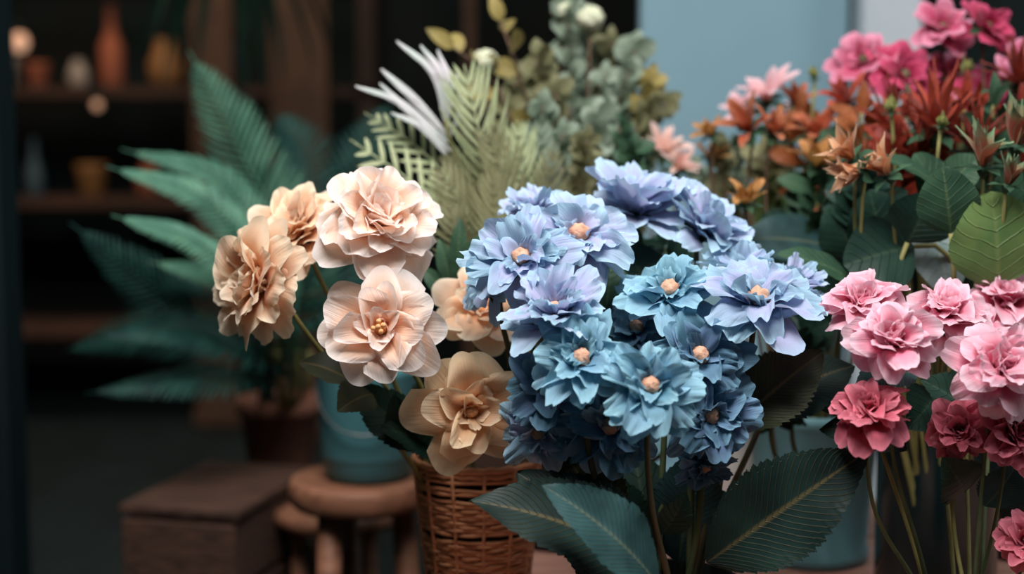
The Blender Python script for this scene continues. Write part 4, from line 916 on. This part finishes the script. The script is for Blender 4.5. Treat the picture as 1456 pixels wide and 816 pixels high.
for (lb, x1, y1, x0, D, sz, mt, sd, hm, rn) in (
    ('leafy green shoot under the brick red leaves', 1195, 195, 1190, 1.46, .034, M_leaf_m, 51, TB, .45), ('leafy rust shoot rising between ochre blades and red spikes', 1225, 160, 1215, 1.44, .034, M_rust_l, 52, DV, .42),
    ('dark green leafy shoot below the crimson flowers', 1290, 165, 1290, 1.44, .034, M_leaf_m, 53, DV, .45), ('brown red leafy shoot in the heart of the red group', 1325, 150, 1320, 1.40, .034, M_red_l, 54, DV, .35),
    ('dark red leafy shoot right of the tall spikes', 1372, 145, 1360, 1.40, .034, M_red_l, 55, DV, .35), ('green leafy shoot behind the red bud cups', 1412, 150, 1405, 1.38, .034, M_leaf_m, 56, DV, .4),
    ('red brown leafy shoot at the right edge under the magenta flower', 1450, 165, 1440, 1.40, .034, M_red_l, 57, DV, .35), ('rust leafy shoot beside the lilies', 1140, 165, 1145, 1.52, .032, M_rust_l, 58, TB, .5),
    ('olive green shoot under the lilies', 1090, 220, 1100, 1.54, .03, M_olive, 59, TB, .5), ('dark green shoot in the shade under the dried trumpets', 1225, 270, 1230, 1.36, .036, M_leaf_k, 60, DV, .5),
    ('green leafy shoot low beneath the ochre blades', 1160, 265, 1165, 1.44, .034, M_leaf_m, 61, TB, .5), ('dark red leafy shoot left of the tall spikes', 1275, 200, 1275, 1.38, .034, M_red_l, 62, DV, .35)):
    branch(lb, [(x0, 430, D), (x0, 340, D), ((x0+x1)/2, (340+y1)/2, D), (x1, y1, D)], 16, sz*1.35, mt, sd, rnd=rn, ls=.4, home=hm, grp='leafy shoots in the red and rust bouquet', name='leafy_shoot', stemm=M_stem_y)
def pom(x, y, D, d, label, seed):
    c = P(x, y, D); base = HP+Vector((pr.uniform(-.03, .03), pr.uniform(-.03, .03), .03)); t = thing('pompom_flower', base, label, 'flower', 'white pompom flowers')
    g = bead_g(Rpx(d, D), seed, 24, 16, .3, .95); g.build('flower_head', M_pom, t, matrix=Matrix.Translation(c-base))
    g = G(); g.tube(bez(base, base+Vector((0, 0, .15)), c-Vector((0, 0, .15)), c, 14), .0018, .0014, seg=6); g.build('stem', M_stem_b, t)
pom(690, 88, 1.56, 36, 'white pompom flower just above the palm fronds', 1)
pom(839, 27, 1.60, 38, 'white pompom flower at the top right of the greenery', 2)
pom(798, 14, 1.62, 28, 'small pale pompom flower cut near the top edge', 3)
pom(848, 232, 1.52, 34, 'minty white pompom flower low near the lavender bloom', 4)

# ---------------------------------------------------------------- shop interior, far left
t = thing('shop_shelf', (-1.25, 4.3, 0), 'dark wooden shelf unit blurred in the shop interior', 'shelf')
for z in (.28, .66, .98, 1.30):
    g = G(); g.box((-1.15, 4.3, z), (1.5, .32, .03)); g.build('board', M_brown, t, smooth=False, bevel=.003)
for x in (-1.88, -.42):
    g = G(); g.box((x, 4.3, .8), (.05, .32, 1.6)); g.build('upright', M_brown, t, smooth=False, bevel=.003)
M_board = simple('board_brown', lin(96, 68, 50), .8, lin(66, 48, 38), 5)
M_i1 = simple('jar_clay', lin(176, 100, 70), .8, lin(140, 80, 60), 10)
M_i2 = simple('jar_pale', lin(190, 172, 156), .7, lin(160, 146, 132), 10)
M_i3 = simple('jar_slate', lin(80, 96, 104), .6, lin(64, 80, 86), 10)
M_i4 = simple('jar_amber', lin(160, 112, 66), .6, lin(130, 88, 50), 10)
jp = [[(.05, 0), (.07, .03), (.075, .1), (.05, .16), (.04, .19), (.045, .2)], [(.05, 0), (.055, .01), (.075, .13), (.08, .14), (.08, .16)], [(.03, 0), (.035, .01), (.035, .12), (.015, .17), (.015, .24), (.018, .245)]]
items = [(-1.74, 1, 0, M_i2, .62, 'pale squat jar at the left end of the middle shelf'), (-1.63, 1, 2, M_i1, .5, 'short clay bottle on the middle shelf near its left end'),
         (-1.50, 1, 1, M_i2, .55, 'pale flared pot on the middle shelf'), (-1.40, 1, 1, M_i1, .45, 'small clay pot right of the pale flared pot'),
         (-1.28, 1, 0, M_i2, .4, 'tiny pale jar in the middle of the middle shelf'), (-1.18, 1, 2, M_i1, 1.0, 'tall clay bottle standing over the middle shelf jars'),
         (-1.02, 1, 0, M_i4, .7, 'amber jar on the shelf right of the tall clay bottle'), (-.86, 1, 1, M_i3, .8, 'slate grey pot towards the right of the middle shelf'),
         (-.66, 1, 0, M_i3, .6, 'slate jar at the right end of the middle shelf'),
         (-1.72, 2, 1, M_i1, .5, 'clay pot on the upper shelf at the left'), (-1.5, 2, 0, M_i2, .6, 'pale jar on the upper shelf'), (-1.25, 2, 2, M_i4, .8, 'amber bottle on the upper shelf'),
         (-.95, 2, 0, M_i1, .6, 'clay jar on the upper shelf at the right'),
         (-1.75, 0, 1, M_i1, .55, 'clay pot on the lower shelf at the left'), (-1.6, 0, 0, M_i2, .55, 'pale jar on the lower shelf beside the clay pot'), (-1.42, 0, 2, M_i3, .7, 'slate bottle on the lower shelf'),
         (-1.25, 0, 1, M_i4, .6, 'amber pot on the lower shelf'), (-1.08, 0, 0, M_i1, .5, 'small clay jar on the lower shelf right of the amber pot')]
for (x, lv, kd, mt, sc, lb) in items:
    z = (.66, .98, 1.30)[lv]+.015
    pot('shelf_jar', Vector((x, 4.24, z)), [(r*sc, q*sc) for r, q in jp[kd]], mt, lb, 'jar', 'jars on the shop shelf', seg=24)
t = thing('hanging_plant', P(330, -60, 2.9), 'dark trailing plant hanging blurred at the top left', 'plant')
hb = P(330, -60, 2.9)
g = G(); g.lathe([(.0005, 0), (.05, 0), (.08, .08), (.085, .085), (.08, .085), (.0005, .07)], hb, 24); g.build('pot', M_pot_d, t)
g = G(); g.tube([hb+Vector((0, 0, .08)), hb+Vector((0, 0, .5)), Vector((hb.x, hb.y, 2.6))], .002, seg=6); g.build('cord', M_black, t)
hr = random.Random(8); 
for k in range(16):
    a = hr.uniform(0, 6.28); ln = hr.uniform(.18, .34)
    p0 = hb+Vector((0, 0, .075)); p1 = hb+Vector((math.cos(a)*.13, math.sin(a)*.13, .07)); p2 = p1+Vector((math.cos(a)*.08, math.sin(a)*.05, -ln))
    g = G(); o_ = 0; cc_ = bez(p0, p0+Vector((0, 0, .08)), p1, p2, 14); cr = []
    for j, p in enumerate(cc_):
        v = j/13; T = (cc_[min(j+1, 13)]-cc_[max(j-1, 0)]).normalized(); Y = T.cross(Vector((math.cos(a), math.sin(a), .3))).normalized(); w_ = .034*(math.sin(PI*(v*.95+.03)))**.7
        cr += [p-Y*w_*.5, p+Vector((0, 0, .003)), p+Y*w_*.5]
    g.grid(cr, 3, 14); g.build('leaf', M_leaf_k, t)
def board(px, py, D, w_, h_, mt, label):
    c = P(px, py, D); c.z = h_/2; g = G(); g.box(c, (w_, .03, h_)); g.box(c+Vector((0, -.02, h_/2-.04)), (w_+.02, .02, .05)); g.box(c+Vector((0, -.02, -h_/2+.04)), (w_+.02, .02, .05))
    c0 = c.copy(); c0.z = 0
    tag(g.build('wooden_board', mt, None, loc=c0, smooth=False, bevel=.004), label, 'board', 'wooden boards in the shop')
board(425, 70, 3.9, .16, 1.5, M_board, 'narrow brown board standing blurred behind the tall fern frond')
board(300, 40, 4.05, .12, 1.5, M_board, 'brown board right of the shelf jars')
board(668, 40, 3.9, .03, 1.9, M_board, 'thin brown batten behind the gold leaves')
def bulb(x, y, D, label, r=.022, es=.62):
    c = P(x, y, D); t = thing('pendant_bulb', Vector((c.x, c.y, 2.6)), label, 'lamp', 'pendant bulbs in the shop')
    m, nt, N, L, b = new_mat('bulb_glow'); b.inputs['Base Color'].default_value = (.5, .25, .15, 1); b.inputs['Emission Color'].default_value = (1, .55, .34, 1); b.inputs['Emission Strength'].default_value = es
    g = bead_g(r, 1, 16, 12, 0, 1.15); g.build('bulb', m, t, matrix=Matrix.Translation(c-Vector((c.x, c.y, 2.6))))
    g = G(); g.lathe([(.0005, .012), (.009, .012), (.009, .04), (.004, .05), (.0005, .05)], c, 12); g.build('socket', M_black, t)
    g = G(); g.tube([c+Vector((0, 0, .048)), Vector((c.x, c.y, 2.0)), Vector((c.x, c.y, 2.6))], .002, seg=6); g.build('cord', M_black, t)
bulb(28, 60, 3.6, 'glowing round bulb blurred at the upper left corner')
bulb(138, 149, 3.7, 'smaller dim bulb blurred below and right of the other', .012, .42)
l = bpy.data.lights.new('shop_fill', 'AREA'); l.energy = 5; l.size = 2.0; l.color = (.25, .85, .95)  # added teal fill that lifts the interior blacks, no fixture behind it
o = bpy.data.objects.new('shop_fill', l); COL.objects.link(o); o.location = (-.4, 3.3, 2.5); o.rotation_euler = (rad(20), 0, 0)
l = bpy.data.lights.new('shop_lamp', 'AREA'); l.energy = 14; l.size = .8; l.color = (1, .72, .52)
o = bpy.data.objects.new('shop_lamp', l); COL.objects.link(o); o.location = (-1.2, 3.2, 2.3); o.rotation_euler = (rad(25), 0, 0)
sbox('ceiling', (0.2, 3.7, 2.64), (5.4, 2.8, .06), M_back)
